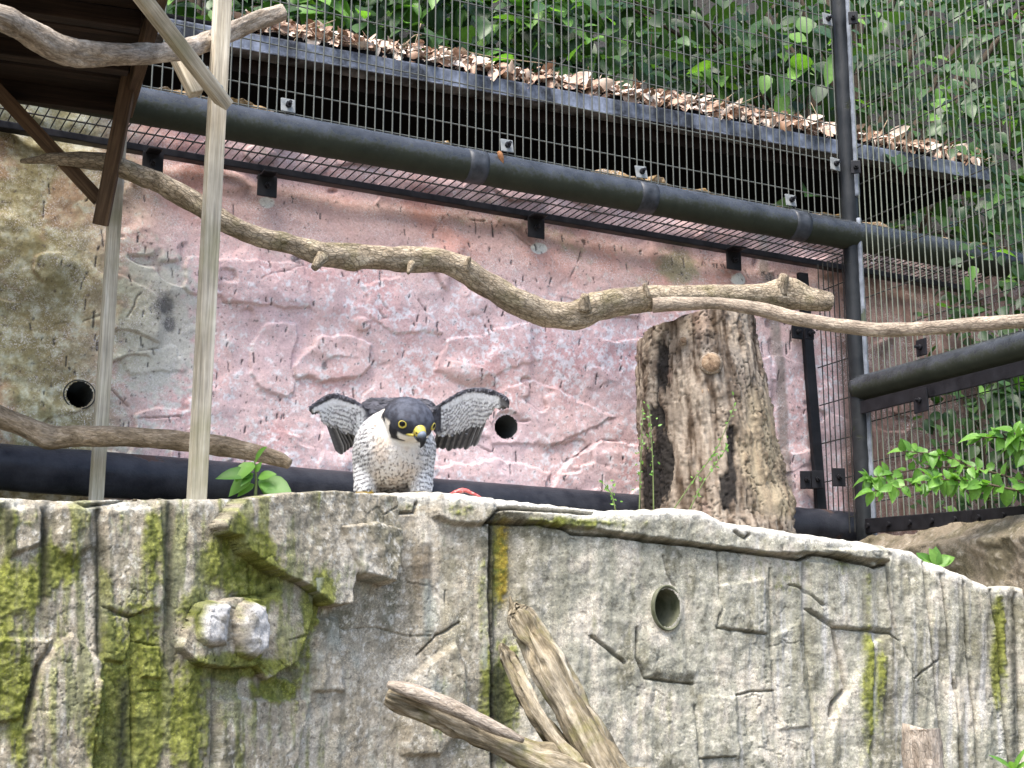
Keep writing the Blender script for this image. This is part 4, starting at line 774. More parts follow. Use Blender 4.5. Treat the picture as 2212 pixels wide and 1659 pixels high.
# ------------------------------------------------------------------ rock below the side mesh
bx = np.arange(1730, 2560, 4.); by = np.linspace(0, 1, 60)
tpy = np.interp(bx, [1730, 1870, 1900, 1960, 2030, 2060, 2100, 2212, 2560], [1200, 1182, 1160, 1156, 1142, 1132, 1128, 1118, 1080])+fbm(np.stack([bx/25, bx*0, bx*0], -1), 3)*6
Vb = []
for t in by: Vb.append([at_side(x, y0+(1420-y0)*t)-WD*(.02+.06*min(1, t*6)) for x, y0 in zip(bx, tpy)])
Vb = np.array(Vb); f = Vb.reshape(-1, 3); hb = .034*fbm(f*9, 4)+.014*np.abs(fbm(f*26, 4))+.006*fbm(f*70, 3); f = f-WD*hb[:, None]-np.array([0, 0, 1])*(.01*fbm(f*14+5, 3))[:, None]
f = np.vstack([f, Vb[0]+WD*.08-UP*.01, Vb[0]+WD*.25-UP*.05]); o_ = 60*len(bx); Fb = grid_faces(60, len(bx))
i0 = np.arange(len(bx)); Fb = np.vstack([Fb, np.stack([i0[1:], i0[:-1], o_+i0[:-1], o_+i0[1:]], -1), np.stack([o_+i0[1:], o_+i0[:-1], o_+len(bx)+i0[:-1], o_+len(bx)+i0[1:]], -1)])
n1 = fbm(f*16, 4); n2 = fbm(f*80, 4, .7); cb = mix(mix(lin(150, 138, 120), lin(112, 104, 84), ss(-.2, .3, n1)), lin(190, 182, 168), ss(.1, .4, n2)*.6); cb = mix(cb, lin(58, 56, 44), ss(.1, .4, -n2)*.6)
tag(mesh('boulder', f, Fb, M_rock, cols=cb*.55), 'rough brown grey boulder under the bottom bar of the side mesh', 'boulder')

# ------------------------------------------------------------------ falcon
FY = 2.13
FO = at_Y(874, 1072, FY); MM = .001
H0 = (FO[2]-CAMZ)/MM; X0f = FO[0]/MM; D0 = FY/MM
def tr(xa, za, y):                                        # apparent mm in the picture at depth y mm behind the reference -> true mm
    k = (D0+y)/D0; return np.array([(xa+X0f)*k-X0f, y, (za+H0)*k-H0])
lo = np.array([-150., -84, -12]); hi = np.array([150., 330, 178]); HS = 1.9
ax = [np.arange(lo[i], hi[i], HS) for i in range(3)]
GX, GY, GZ = np.meshgrid(*[a.astype(np.float32) for a in ax], indexing='ij')
def ell(c, r, R=None):
    dx, dy, dz = GX-c[0], GY-c[1], GZ-c[2]
    if R is not None: dx, dy, dz = R[0][0]*dx+R[0][1]*dy+R[0][2]*dz, R[1][0]*dx+R[1][1]*dy+R[1][2]*dz, R[2][0]*dx+R[2][1]*dy+R[2][2]*dz
    k0 = np.sqrt((dx/r[0])**2+(dy/r[1])**2+(dz/r[2])**2); k1 = np.sqrt((dx/r[0]**2)**2+(dy/r[1]**2)**2+(dz/r[2]**2)**2)+1e-6
    return k0*(k0-1)/k1
def cone(a, b, ra, rb):
    a, b = np.asarray(a, float), np.asarray(b, float); d = b-a; L2 = float(d@d)
    t = np.clip(((GX-a[0])*d[0]+(GY-a[1])*d[1]+(GZ-a[2])*d[2])/L2, 0, 1)
    return np.sqrt((GX-a[0]-t*d[0])**2+(GY-a[1]-t*d[1])**2+(GZ-a[2]-t*d[2])**2)-(ra+(rb-ra)*t)
def smin(a, b, k):
    h = np.clip(.5+.5*(b-a)/k, 0, 1); return b*(1-h)+a*h-k*h*(1-h)
# head frame
HC = tr(4, 110, -30); HF = unit([.50, -.72, -.50]); HR = unit(np.cross(HF, UP)); HR = unit(HR+np.array([0, 0, -.06])); HU = np.cross(HR, HF)
HRm = np.array([HR, HF, HU])
D = ell(tr(-14, 66, 60), (58, 92, 52))                     # trunk
D = smin(D, ell(tr(-14, 66, 14), (53, 44, 50)), 18)        # chest
D = smin(D, ell(tr(-16, 26, 72), (34, 60, 24)), 18)        # belly
D = smin(D, cone(tr(-9, 84, 26), HC-HF*13-HU*3, 41, 27), 10)     # neck
hd_ = ell(HC, (33.5, 36, 28), HRm); hd_ = smin(hd_, ell(HC+HF*13-HU*7, (21, 22, 18), HRm), 10)
for sgn in (-1, 1): hd_ = smin(hd_, ell(HC+HR*sgn*19+HF*9-HU*13, (11, 14, 12), HRm), 9); hd_ = smin(hd_, ell(HC+HR*sgn*17.5+HF*20+HU*6.5, (9, 11, 4), HRm), 6)
D = smin(D, hd_, 5)
for xa, sg in ((-55, -1), (23, 1)):                        # feathered legs, shanks and feet
    D = smin(D, cone(tr(xa*.88-2, 56, 22), tr(xa, 12, 16), 23, 15), 6)
    D = smin(D, cone(tr(xa, 16, 16), tr(xa, -3, 16), 14.5, 11), 4)
    fz = tr(xa, 0, 22)
    for ang in (-.7, 0, .7, 3.14): D = smin(D, cone(fz+np.array([0, 0, -6]), fz+np.array([math.sin(ang)*22, -math.cos(ang)*(24 if ang < 3 else 15), -9]), 4.2, 3.0), 3)
BK = tr(-12, 118, 92); D = smin(D, cone(tr(-46, 118, 62), tr(24, 117, 62), 21, 21), 16)      # shoulders
D = smin(D, cone(BK-np.array([0, 0, 22]), np.array([-12, 190, 116]), 36, 22), 20)            # back to rump
tl = np.maximum(np.maximum(np.abs(GX+12)-(15+.08*(GY-180)), np.abs(GZ-(112-.02*(GY-180)))-3.0), np.maximum(GY-318, 170-GY)); D = smin(D, tl, 5)
# wings: thin curved sheets hanging from the leading edge
WL = [(-44, 122), (-60, 131), (-78, 140), (-96, 146), (-110, 143), (-121, 136), (-130, 129), (-135, 124), (-136, 119), (-131, 115), (-122, 116), (-121, 108), (-117, 103), (-106, 98), (-93, 93), (-78, 91), (-62, 86), (-46, 84)]
WR = [(26.0, 119), (44.1, 130), (62.2, 141), (78.0, 149.5), (93.8, 153.5), (108.5, 152.5), (123.2, 148.5), (135.6, 142.5), (144.6, 135.5), (146.9, 128.5), (144.6, 122.5), (136.7, 120.5), (125.4, 122.5), (118.7, 113.5), (111.9, 104.5), (106.2, 99.5), (91.5, 95.5), (75.7, 92.5), (59.9, 90), (41.8, 88)]
LEL = np.array([(-136, 119), (-130, 129), (-121, 136), (-110, 143), (-96, 146), (-78, 140), (-60, 131), (-44, 122), (-20, 118)]); LER = np.array([(0, 112), (26, 119), (44.1, 130), (62.2, 141), (78.0, 149.5), (93.8, 153.5), (108.5, 152.5), (123.2, 148.5), (135.6, 142.5), (146.9, 128.5)])
def wing_y(xa, za, side_):
    le = LEL if side_ < 0 else LER; zl = np.interp(xa, le[:, 0], le[:, 1]); out = np.abs(xa+10)
    return 46-.16*out+.30*np.maximum(0, zl-za)+.006*np.maximum(0, zl-za)**2-.0009*(out-90)**2*(out > 90)
wmask = []
for side_, poly in ((-1, WL), (1, WR)):
    K = (D0+40)/D0; XA = (GX+X0f)/K-X0f; ZA = (GZ+H0)/K-H0
    p = np.array(poly); sel = np.where((ax[0] > p[:, 0].min()*1.02-12) & (ax[0] < p[:, 0].max()*1.02+12))[0]; sl_ = slice(sel[0], sel[-1]+1)
    xa, za = XA[sl_].astype(float), ZA[sl_].astype(float); sd = poly_sd(xa[:, 0, :], za[:, 0, :], poly)[:, None, :]
    le = LEL if side_ < 0 else LER; zl = np.interp(xa, le[:, 0], le[:, 1]); th_ = 2.4+5.0*np.exp(-np.maximum(0, zl-za)/7)
    ys = wing_y(xa, za, side_); dd_ = np.maximum(sd+1.5, (np.abs(GY[sl_]-ys)*.93-th_)); q_ = np.maximum(sd+4, (np.abs(GY[sl_]-ys)*.93-th_+2.5))
    dd_ = np.where((sd+4 > 0) & (q_ > 0), np.hypot(np.maximum(sd+4, 0), np.maximum(np.abs(GY[sl_]-ys)*.93-th_+2.5, 0))-2.5, dd_)
    D[sl_] = smin(D[sl_], dd_.astype(np.float32), 7)
D = D+.8*0
def surface_nets(Fv):
    nx, ny, nz = Fv.shape; cs_ = (nx-1, ny-1, nz-1); acc = np.zeros((cs_[0]*cs_[1]*cs_[2], 4), np.float32); quads = []
    s = Fv < 0; cid = lambda i, j, k: (i*cs_[1]+j)*cs_[2]+k
    for a in range(3):
        f0 = Fv[tuple(slice(0, -1) if b == a else slice(None) for b in range(3))]; f1 = Fv[tuple(slice(1, None) if b == a else slice(None) for b in range(3))]
        I = np.array(np.nonzero((f0 < 0) != (f1 < 0))); b, c = [(1, 2), (2, 0), (0, 1)][a]
        ok = (I[b] > 0) & (I[b] < Fv.shape[b]-1) & (I[c] > 0) & (I[c] < Fv.shape[c]-1); I = I[:, ok]
        v0, v1 = f0[tuple(I)], f1[tuple(I)]; P = I.astype(np.float32).T.copy(); P[:, a] += v0/(v0-v1); ids = []
        for db, dc in ((-1, -1), (0, -1), (0, 0), (-1, 0)):
            J = I.copy(); J[b] += db; J[c] += dc; q = cid(*J); ids.append(q); np.add.at(acc, q, np.column_stack([P, np.ones(len(P), np.float32)]))
        Q = np.stack(ids, -1); flip = v0 > 0; Q[flip] = Q[flip][:, ::-1]; quads.append(Q)
    Q = np.vstack(quads); used = np.unique(Q); re = np.zeros(len(acc), np.int64); re[used] = np.arange(len(used))
    return acc[used, :3]/acc[used, 3:4], re[Q]
Vg, Fg = surface_nets(D); Vm = lo+Vg*HS
ed = np.vstack([Fg[:, [0, 1]], Fg[:, [1, 2]], Fg[:, [2, 3]], Fg[:, [3, 0]]]); 
for it in range(3):
    acc = np.zeros_like(Vm); cnt = np.zeros(len(Vm)); np.add.at(acc, ed[:, 0], Vm[ed[:, 1]]); np.add.at(acc, ed[:, 1], Vm[ed[:, 0]]); np.add.at(cnt, ed[:, 0], 1); np.add.at(cnt, ed[:, 1], 1); Vm = Vm*.55+.45*acc/cnt[:, None]
# plumage, painted by position on the bird
x, y, z = Vm.T; K = (D0+y)/D0; xa = (x+X0f)/K-X0f; za = (z+H0)/K-H0
nA = fbm(Vm/9, 3); nB = fbm(Vm/3.2+7, 3); nC = fbm(Vm/22+2, 3)
cream = mix(lin(236, 228, 218), lin(222, 206, 190), ss(-.2, .35, nC)); cream = mix(cream, lin(232, 228, 224), ss(0, .4, nA)*.5)
col = cream
dark = mix(lin(62, 62, 68), lin(88, 88, 96), ss(-.2, .3, nA)); bar = lin(58, 55, 58); white = lin(242, 242, 242)
cxm = -14; out = np.abs(xa-cxm)
# flanks and legs: white with wavy dark bars
fl = ss(26, 44, out+6*nC+.30*np.maximum(0, 40-za)); 
col = mix(col, white, fl*.8)
ph = za+.16*out*np.sign(out)+3.2*nA+.02*(out-30)**2*.3; b_ = ss(.15, .55, np.sin(ph*2*math.pi/6.3)+.35*nB)
lowm = (1-ss(88, 100, za)); col = mix(col, bar, b_*fl*lowm*.85)
# belly: spots low on the breast, small bars below
f1, f2, cd = cells(np.stack([xa/6.2+.4*nA, za/5.0+.3*nC], -1), .75); rad = .30-.14*ss(30, 66, za)+.04*np.sin(cd); spot = 1-ss(rad-.08, rad+.06, np.hypot(f1, 0)); spot *= (1-ss(56, 74, za+8*nC-.35*out*0))*(1-fl)*(y < 60)
col = mix(col, lin(70, 58, 54), spot*.85)
f1, f2, cd = cells(np.stack([xa/8+.3*nA+5, za/8+.3*nC], -1), .8); edge_ = ss(20, 34, out)*(1-fl*.6)*(za < 108)*(za > 40); col = mix(col, lin(56, 50, 50), (1-ss(.20, .32, f1))*edge_*.8)
bl = (1-ss(16, 28, za))*(1-fl); col = mix(col, lin(150, 132, 118), ss(.2, .6, np.sin(za*2*math.pi/5+2*nA))*bl*.6)
# wings
for side_, le in ((-1, LEL), (1, LER)):
    wm = (xa < -42) if side_ < 0 else (xa > 27); wm = wm & (y > -10) & (za > 78)
    zl = np.interp(xa, le[:, 0], le[:, 1]); dz = zl-za; ys = wing_y(xa, za, side_)
    un = np.maximum(ss(2.0, 0., y-ys), (np.abs(xa+10) < 78)*ss(4, 8, dz))                                 # underside faces the camera
    tip = np.abs(xa+10)
    lead = 8.0 if side_ < 0 else 7.0
    to = 0 if side_ < 0 else 20; ld = dz-lead-3*nC+(4*ss(108+to, 124+to, tip))
    c = mix(white, lin(226, 224, 226), ss(0, .4, nA))
    wv = np.sin((dz*.95+.45*(tip-60)*np.sign(1)+4.5*np.sin(tip/7.5+side_)+3*nA)*2*math.pi/5.8)
    bb = ss(-.1, .4, wv+.3*nB)*ss(6, 11, ld)*ss(50, 66, tip+6*nA); c = mix(c, lin(78, 75, 78), bb*.72)
    f1, f2, cd = cells(np.stack([xa/5.5, za/5.5], -1), .9); c = mix(c, lin(66, 63, 66), (1-ss(.22, .34, f1))*ss(1.5, 4, ld)*(1-ss(66, 80, tip))*.8)
    c = mix(c, lin(244, 244, 246), ss(-.5, .8, ld)*(1-ss(3.5, 5.5, ld)))
    c = mix(dark, c, ss(-1.2, .6, ld+1.4*nB)*un)
    tp = ss(119+to, 124+to, tip)*(za < zl-2); c = mix(c, mix(lin(96, 92, 90), lin(74, 72, 74), ss(-.2, .3, nA)), tp*.9)
    wt = ss(0, 13, (-42-xa) if side_ < 0 else (xa-27)); col = np.where(wm[:, None], mix(col, c, wt), col)
# back, shoulders, tail: slate
bk = ss(-6, 3, (z-(114+.02*y))+.0*xa)*(y > 20)*ss(56, 44, np.abs(x+12)); bk = np.maximum(bk, (y > 175)*1.*ss(96, 104, z)); bk = np.maximum(bk, ss(92, 110, y)*ss(86, 100, z))
col = mix(col, dark, bk)
# head
Hl = (Vm-HC)@HRm.T; hx, hy, hz2 = Hl.T; ish = ss(42, 38.5, np.sqrt(hx**2+hy**2+hz2**2)+1.5*nB)*(y < 34)
nape = ss(2, -4, y-30)*ss(34, 44, np.hypot(hx, hz2))*0
side_x = np.abs(hx)
hcol = mix(lin(246, 242, 234), lin(236, 226, 210), ss(-.2, .4, nC)); hood = mix(lin(84, 88, 100), lin(60, 62, 72), ss(-.3, .3, nA)); hood = mix(hood, lin(34, 35, 42), ss(2, 16, 8-hz2)*.85); hood = mix(hood, lin(40, 41, 48), ss(2, 22, -hy)*.9)
crown = ss(-2.0, 2.0, hz2+1.4*nB+3.5+8.5*ss(8, 12, hy)*ss(9, 12, side_x)+3*ss(22, 27, hy)*ss(6, 9, side_x))
malar = ss(3.2, 1.2, np.abs(hy-(15.5+.25*(hz2+14)))-5.0+.8*nB-.10*(hz2+18))*ss(-30, -26, hz2+1.2*nB)*ss(7, 10, side_x)
earback = ss(-6, -11, hy+1.5*nB+.35*(hz2+2))*ss(-15, -8, hz2+1.6*nB)
dk = np.maximum(np.maximum(crown, malar), earback); hcol = mix(hcol, np.where((malar > crown)[:, None], lin(30, 30, 36), hood), dk)
pale = ss(7.5, 5.5, np.hypot(hx*.8, (hz2+2.0)*1.2))*(hy > 27)*.7; hcol = mix(hcol, lin(200, 196, 190), pale)
col = mix(col, hcol, ish)
neckd = ss(24, 34, y+3*nA)*ss(94, 104, z)*(np.abs(xa-4) < 46); col = mix(col, dark, neckd*(1-ish))
toes = (z < 7+2*nA)*(y < 62); col = mix(col, lin(214, 176, 60), toes*.95)
M_feather = vcol_mat('plumage', 700, .55, .75, .0012, .88, 1.12)
fal = tag(mesh('falcon', Vm*MM+FO, Fg, M_feather, cols=col*.74), 'falcon with half raised wings leaning forward over the rock ledge', 'falcon')
def toW(p): return np.asarray(p)*MM+FO
# small overlapping body feathers lying on the skin, coloured like the plumage under them
from mathutils.kdtree import KDTree
kd = KDTree(len(Vm))
for i_, q in enumerate(Vm): kd.insert(q, i_)
kd.balance()
fN = np.cross(Vm[Fg[:, 1]]-Vm[Fg[:, 0]], Vm[Fg[:, 2]]-Vm[Fg[:, 0]]); vN = np.zeros_like(Vm)
for k in range(4): np.add.at(vN, Fg[:, k], fN)
vN /= np.linalg.norm(vN, axis=1)[:, None]+1e-9
onw = ((xa < -58) | (xa > 42)) & (za > 80)
cand = np.nonzero((z > 10) & (y < 240) & ~((ish > .3) & (hy > 17)) & ~((ish > .3) & (hz2 < -12) & (hy > 4)))[0]
pick = RNG.choice(cand, 9000, replace=False); FV, FF, FC = [], [], []
for a in pick:
    p_, n_ = Vm[a], vN[a]; hd1 = ish[a] > .3
    fl_ = -HF*1. if hd1 else (np.array([0, .45, -.9]) if onw[a] else np.array([.006*(p_[0]+14), .55, -.85] if n_[1] < .3 else [0, 1, -.1]))
    fl_ = fl_+RNG.normal(0, .16, 3); d_ = fl_-n_*np.dot(fl_, n_); ln = np.linalg.norm(d_)
    if ln < .2: continue
    d_ /= ln; sd2 = np.cross(n_, d_); L_ = (3.2 if hd1 else 5.2 if onw[a] else 6.5)*RNG.uniform(.75, 1.3); w_ = L_*.62; b0_ = len(FV)
    tipl = L_*.10+.25
    pts = [p_-d_*L_*.25-n_*.4, p_+sd2*w_*.5+d_*L_*.25+n_*.25, p_-sd2*w_*.5+d_*L_*.25+n_*.25, p_+d_*L_*.42+n_*.55, p_+sd2*w_*.33+d_*L_*.66+n_*tipl*.8, p_-sd2*w_*.33+d_*L_*.66+n_*tipl*.8, p_+d_*L_*.84+n_*tipl]
    for k, q in enumerate(pts): FV.append(q); FC.append(col[kd.find(q)[1]]*(1. if k < 4 else .96)*RNG.uniform(.95, 1.05))
    FF += [[b0_, b0_+1, b0_+3], [b0_, b0_+3, b0_+2], [b0_+1, b0_+4, b0_+6], [b0_+1, b0_+6, b0_+3], [b0_+3, b0_+6, b0_+5], [b0_+3, b0_+5, b0_+2]]
tag(mesh('plumage', np.array(FV)*MM+FO, np.array(FF), M_feather, fal, cols=np.array(FC)*.74), kind='stuff')
# eyes, cere and bill
M_eye = plain('eye_black', (.004, .0035, .0035), .22, .25); M_yel = plain('yellow_skin', tuple(lin(228, 208, 92)*.56), .5)
gb = G('bill_horn'); bz = gb.n('SeparateXYZ', Vector=gb.attr()).outputs[2]; gb.p(Base_Color=gb.ramp(gb.math('MULTIPLY', bz, 50.), [(.14, (.15, .18, .23)), (.26, (.06, .072, .09)), (.40, (.012, .012, .014))]), Roughness=.5, Specular_IOR_Level=.25); M_bill = gb.m
def surf_dir(p0, d):                                      # distance along d from p0 inside the head to its surface
    best = 0
    for t in np.arange(8, 45, .5):
        q = p0+d*t; l = np.argmin(((Vm-q)**2).sum(1))
        if t > best and ((Vm[l]-q)**2).sum() < 4: best = t
    return best
for sgn in (-1, 1):
    d = unit(HR*sgn*.66+HF*.75+HU*(-.005)); tt = surf_dir(HC, d); e = HC+d*tt
    th = np.linspace(0, 2*math.pi, 24, endpoint=False); nr_ = unit(d+HF*.15); a1 = unit(np.cross(UP, nr_)); a2 = np.cross(nr_, a1)
    V = []; F = []
    for k, (r_, o_) in enumerate(((6.1, -1.4), (5.9, .6), (5.0, 1.0), (4.1, .5))): V += [e+nr_*o_+a1*r_*math.cos(t)+a2*((r_*.92)*math.sin(t)+(.9 if k == 3 else .5 if k == 2 else 0)) for t in th]
    F = [[k*24+j, k*24+(j+1) % 24, (k+1)*24+(j+1) % 24, (k+1)*24+j] for k in range(3) for j in range(24)]
    ring = mesh('eye_ring', toW(np.array(V)), F, M_yel, fal)
    V = []; 
    for k in range(7):
        ph_ = k/6*math.pi/2; V += [e+a2*.9+nr_*(-1.2+3.4*math.sin(ph_))+(a1*math.cos(t)+a2*math.sin(t))*4.4*math.cos(ph_) for t in th]
    F = [[k*24+j, k*24+(j+1) % 24, (k+1)*24+(j+1) % 24, (k+1)*24+j] for k in range(6) for j in range(24)]
    mesh('eye', toW(np.array(V)), F, M_eye, fal)
tf = surf_dir(HC-HU*5, HF); bb0 = HC-HU*5+HF*(tf-6)
cere = tube('cere', [toW(bb0), toW(bb0+HF*5-HU*.8), toW(bb0+HF*11-HU*2.6)], [.0098, .0086, .0066], M_yel, fal, 24, .0008, None, .1)
tube('bill', [toW(bb0+HF*9.5-HU*2.2), toW(bb0+HF*14-HU*4.6), toW(bb0+HF*17.5-HU*9.5), toW(bb0+HF*18-HU*15), toW(bb0+HF*15.5-HU*20)], [.0068, .0058, .0043, .0025, .0006], M_bill, fal, 22, .0007, None, .4)
tube('lower_bill', [toW(bb0+HF*2-HU*7), toW(bb0+HF*8-HU*9), toW(bb0+HF*12.5-HU*11)], [.0060, .0052, .0026], M_bill, fal, 16, .0007, None, .4)
for sgn in (-1, 1):
    q = bb0+HF*9.2-HU*1.0+HR*sgn*7.6; tube('nostril', [toW(q-HR*sgn*1.5), toW(q+HR*sgn*.9)], [.0011, .0011], M_eye, cere, 10, .0005, None, .2)
    tube('gape', [toW(bb0+HF*4-HU*6.5+HR*sgn*8.5), toW(bb0-HF*2-HU*7.6+HR*sgn*13), toW(bb0-HF*7-HU*8+HR*sgn*17)], [.0021, .0018, .0009], M_yel, cere, 10, .0008, None, .4)
# flight feathers under the coverts
gf = G('flight_feather'); at_ = gf.n('Attribute', _attribute_name='Col').outputs['Color']; of = gf.attr()
gf.p(Base_Color=gf.mix(1., at_, gf.ramp(gf.noise(gf.map(gf.obj(), (600, 600, 60)), 1, 3), [(.3, .8), (.7, 1.15)]), 'MULTIPLY'), Roughness=.6); M_fl = gf.m
def feather(base, tip, w, tint):
    base, tip = np.asarray(base, float), np.asarray(tip, float); d = tip-base; L_ = np.linalg.norm(d); d = d/L_; xx = unit(np.cross(d, np.array([0, 1, .6]))); nn = np.cross(xx, d)
    V, C, F = [], [], []; n_ = 14
    for i in range(n_+1):
        t = i/n_; ww = w*(.75+.25*t)*min(1, ((1-t)*5+.04))**.55
        for k, a in enumerate((-1, -.5, 0, .5, 1)):
            V.append(base+d*L_*t+xx*a*ww*.5+nn*(-2.2*abs(a)**2+1.0*t*t)); band = .5+.5*math.sin(t*L_*2*math.pi/9+a*2)
            c = mix(lin(98, 94, 92), lin(60, 58, 60), np.array(band*.55)); c = c*tint if k != 4 else mix(c, lin(200, 196, 190), np.array(.5))
            C.append(lin(52, 50, 50) if k == 2 else c)
    for i in range(n_):
        for k in range(4): F.append([i*5+k, i*5+k+1, i*5+k+6, i*5+k+5])
    mesh('flight_feather', toW(np.array(V)), F, M_fl, fal, cols=np.array(C)*.72)
for i, (bx_, bz_, tx, tz, w) in enumerate([(-106, 104, -88, 59, 15), (-102, 102, -84, 62, 15), (-97, 100, -80, 65, 14), (-90, 98, -76, 68, 14), (-84, 96, -72, 72, 14), (-76, 94, -66, 74, 14)]): feather(tr(bx_, bz_, 52+2*i), tr(tx, tz, 70+4*i), w, .8+.1*(i % 3))
for i, (bx_, bz_, tx, tz, w) in enumerate([(101, 106, 87, 70, 10), (96, 103, 82, 69, 11), (90, 101, 76, 67, 12), (82, 99, 69, 66, 13), (73, 97, 62, 66, 13), (64, 96, 55, 65, 13), (55, 94, 47, 65, 13), (46, 92, 40, 68, 13)]): feather(tr(bx_*1.10-2, bz_, 54+1.5*i), tr(tx*1.12-2, tz+1.5*math.sin(i*2.3), 68+3*i), w*.92, .95+.2*(i % 2))
for i in range(-3, 4): feather(np.array([-12+i*4, 190, 114]), np.array([-12+i*8, 330, 108-abs(i)]), 17, .8)
gm = G('raw_meat'); nm = gm.noise(gm.obj(), 200, 4); gm.p(Base_Color=gm.ramp(nm, [(.35, (.30, .03, .03)), (.6, (.62, .16, .14)), (.75, (.75, .5, .45))]), Roughness=.3); q = at_Y(992, 1061, 2.125)
tag(tube('meat_scrap', [q-np.array([.012, 0, .004]), q, q+np.array([.010, .004, .001]), q+np.array([.03, .002, -.008])], [.002, .0032, .0028, .0014], gm.m, None, 14, .002, lambda bc, th, s: .002*fbm(bc*200, 3), .4), 'small red scrap of raw meat on the ledge beside the falcon', 'meat')

# ------------------------------------------------------------------ plants
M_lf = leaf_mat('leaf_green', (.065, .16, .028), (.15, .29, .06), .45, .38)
M_lfd = leaf_mat('leaf_shaded', (.014, .040, .012), (.042, .088, .026), .4, .25)  # darker copy of the leaf, shade inside the foliage put into its colour
M_lfb = leaf_mat('leaf_bright', (.065, .165, .024), (.14, .28, .055), .34, .3)
M_stem = plain('green_stem', (.10, .13, .04), .7); M_twig = plain('brown_twig', (.07, .05, .03), .8)
ov = lambda t: math.sin(math.pi*t**.75)**.8
def leafset(mat, sizes): return [leaf_mesh('leaf', L_, W_, c_, f_, mat, wid=ov, twist=t_) for L_, W_, c_, f_, t_ in sizes]
big = [(.060, .040, .25, .25, .2), (.066, .036, .4, .35, -.2), (.052, .040, .1, .2, .1), (.070, .034, .3, .4, .3)]
L_bg = leafset(M_lf, big); L_bgd = leafset(M_lfd, big); sm = [(.030, .020, .2, .3, .2), (.033, .022, .35, .35, -.2), (.025, .018, .1, .25, 0), (.035, .020, .3, .45, .2)]
L_sm = leafset(M_lfb, sm); L_smd = leafset(M_lfd, sm); L_smm = leafset(M_lf, sm)
def rand_leaf(px, py, Y, up=.6):
    d = np.array([random.gauss(0, .8), random.gauss(-.5, .5), random.gauss(-.35, .45)]); n_ = np.array([random.gauss(0, .35), random.gauss(-.55, .35), up+random.random()*.6])
    return at_Y(px, py, Y), d, n_
def bush(name, label, px0, px1, py0, py1, Y0, Y1, sets, n_obj, n_mass, root, s0=.8, s1=1.3, mats=None, group=None, dens=None):
    o = thing(name, label, 'shrub', root, group); items = []; hubs = []
    for i in range(max(5, n_obj//14)): hubs.append((random.uniform(px0, px1), random.uniform(py0, py1), random.uniform(Y0, Y1)))
    for i in range(n_obj+n_mass):
        hb = random.choice(hubs); px, py, Y = hb[0]+random.gauss(0, (px1-px0)*.09+25), hb[1]+random.gauss(0, 40), hb[2]+random.gauss(0, .10)
        if i >= n_obj and random.random() < .5: px, py, Y = random.uniform(px0, px1), random.uniform(py0-60, py1+30), random.uniform(Y0+.1, Y1+.25)
        if dens is not None and random.random() > dens(px, py): continue
        b_, d_, n_ = rand_leaf(px, py, max(Y, Y0)); me = random.choice(random.choice(sets)); sc = random.uniform(s0, s1)
        if i < n_obj: add_leaf(me, b_, d_, n_, sc, o)
        else: items.append((me, leaf_frame(b_, d_, n_, sc)))
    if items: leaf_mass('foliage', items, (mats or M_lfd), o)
    for hb in hubs[:9]:
        t = at_Y(*hb); r0 = np.array(root)+np.array([random.gauss(0, .05), random.gauss(0, .05), 0]); m_ = (t+r0)/2+np.array([random.gauss(0, .06), .05, .05]); tube('stem', [r0, m_, t], [.006, .004, .0018], M_twig, o, 6, .03)
    return o
GRP = 'shrubs beyond the roof'
base_at = lambda px, Y: at_Y(px, 900, Y)*np.array([1, 1, 0])+np.array([0, 0, .1])
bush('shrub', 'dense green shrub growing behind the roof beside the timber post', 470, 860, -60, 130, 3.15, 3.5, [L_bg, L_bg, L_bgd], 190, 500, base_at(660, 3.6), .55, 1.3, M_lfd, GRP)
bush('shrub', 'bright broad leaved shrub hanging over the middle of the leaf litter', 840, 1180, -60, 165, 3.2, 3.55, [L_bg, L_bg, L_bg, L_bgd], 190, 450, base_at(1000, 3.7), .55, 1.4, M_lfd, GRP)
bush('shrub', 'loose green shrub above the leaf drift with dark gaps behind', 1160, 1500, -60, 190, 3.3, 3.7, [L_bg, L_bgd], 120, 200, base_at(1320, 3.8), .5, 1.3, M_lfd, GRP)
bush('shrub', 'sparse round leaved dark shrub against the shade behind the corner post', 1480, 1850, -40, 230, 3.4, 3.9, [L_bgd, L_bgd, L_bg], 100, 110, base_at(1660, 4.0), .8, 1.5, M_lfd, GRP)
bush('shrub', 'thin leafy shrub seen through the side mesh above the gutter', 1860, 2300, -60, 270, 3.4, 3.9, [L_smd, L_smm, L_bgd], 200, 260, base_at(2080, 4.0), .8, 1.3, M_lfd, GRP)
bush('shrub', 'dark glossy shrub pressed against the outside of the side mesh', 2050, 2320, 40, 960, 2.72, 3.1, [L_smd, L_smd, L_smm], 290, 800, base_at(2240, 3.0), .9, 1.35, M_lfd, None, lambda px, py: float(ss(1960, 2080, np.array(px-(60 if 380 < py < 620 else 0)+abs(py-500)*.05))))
bush('shrub', 'low dark foliage behind the lower side mesh panel', 1960, 2320, 900, 1120, 2.78, 3.0, [L_smd, L_smd, L_smm], 120, 260, base_at(2150, 3.0), .8, 1.2, M_lfd)
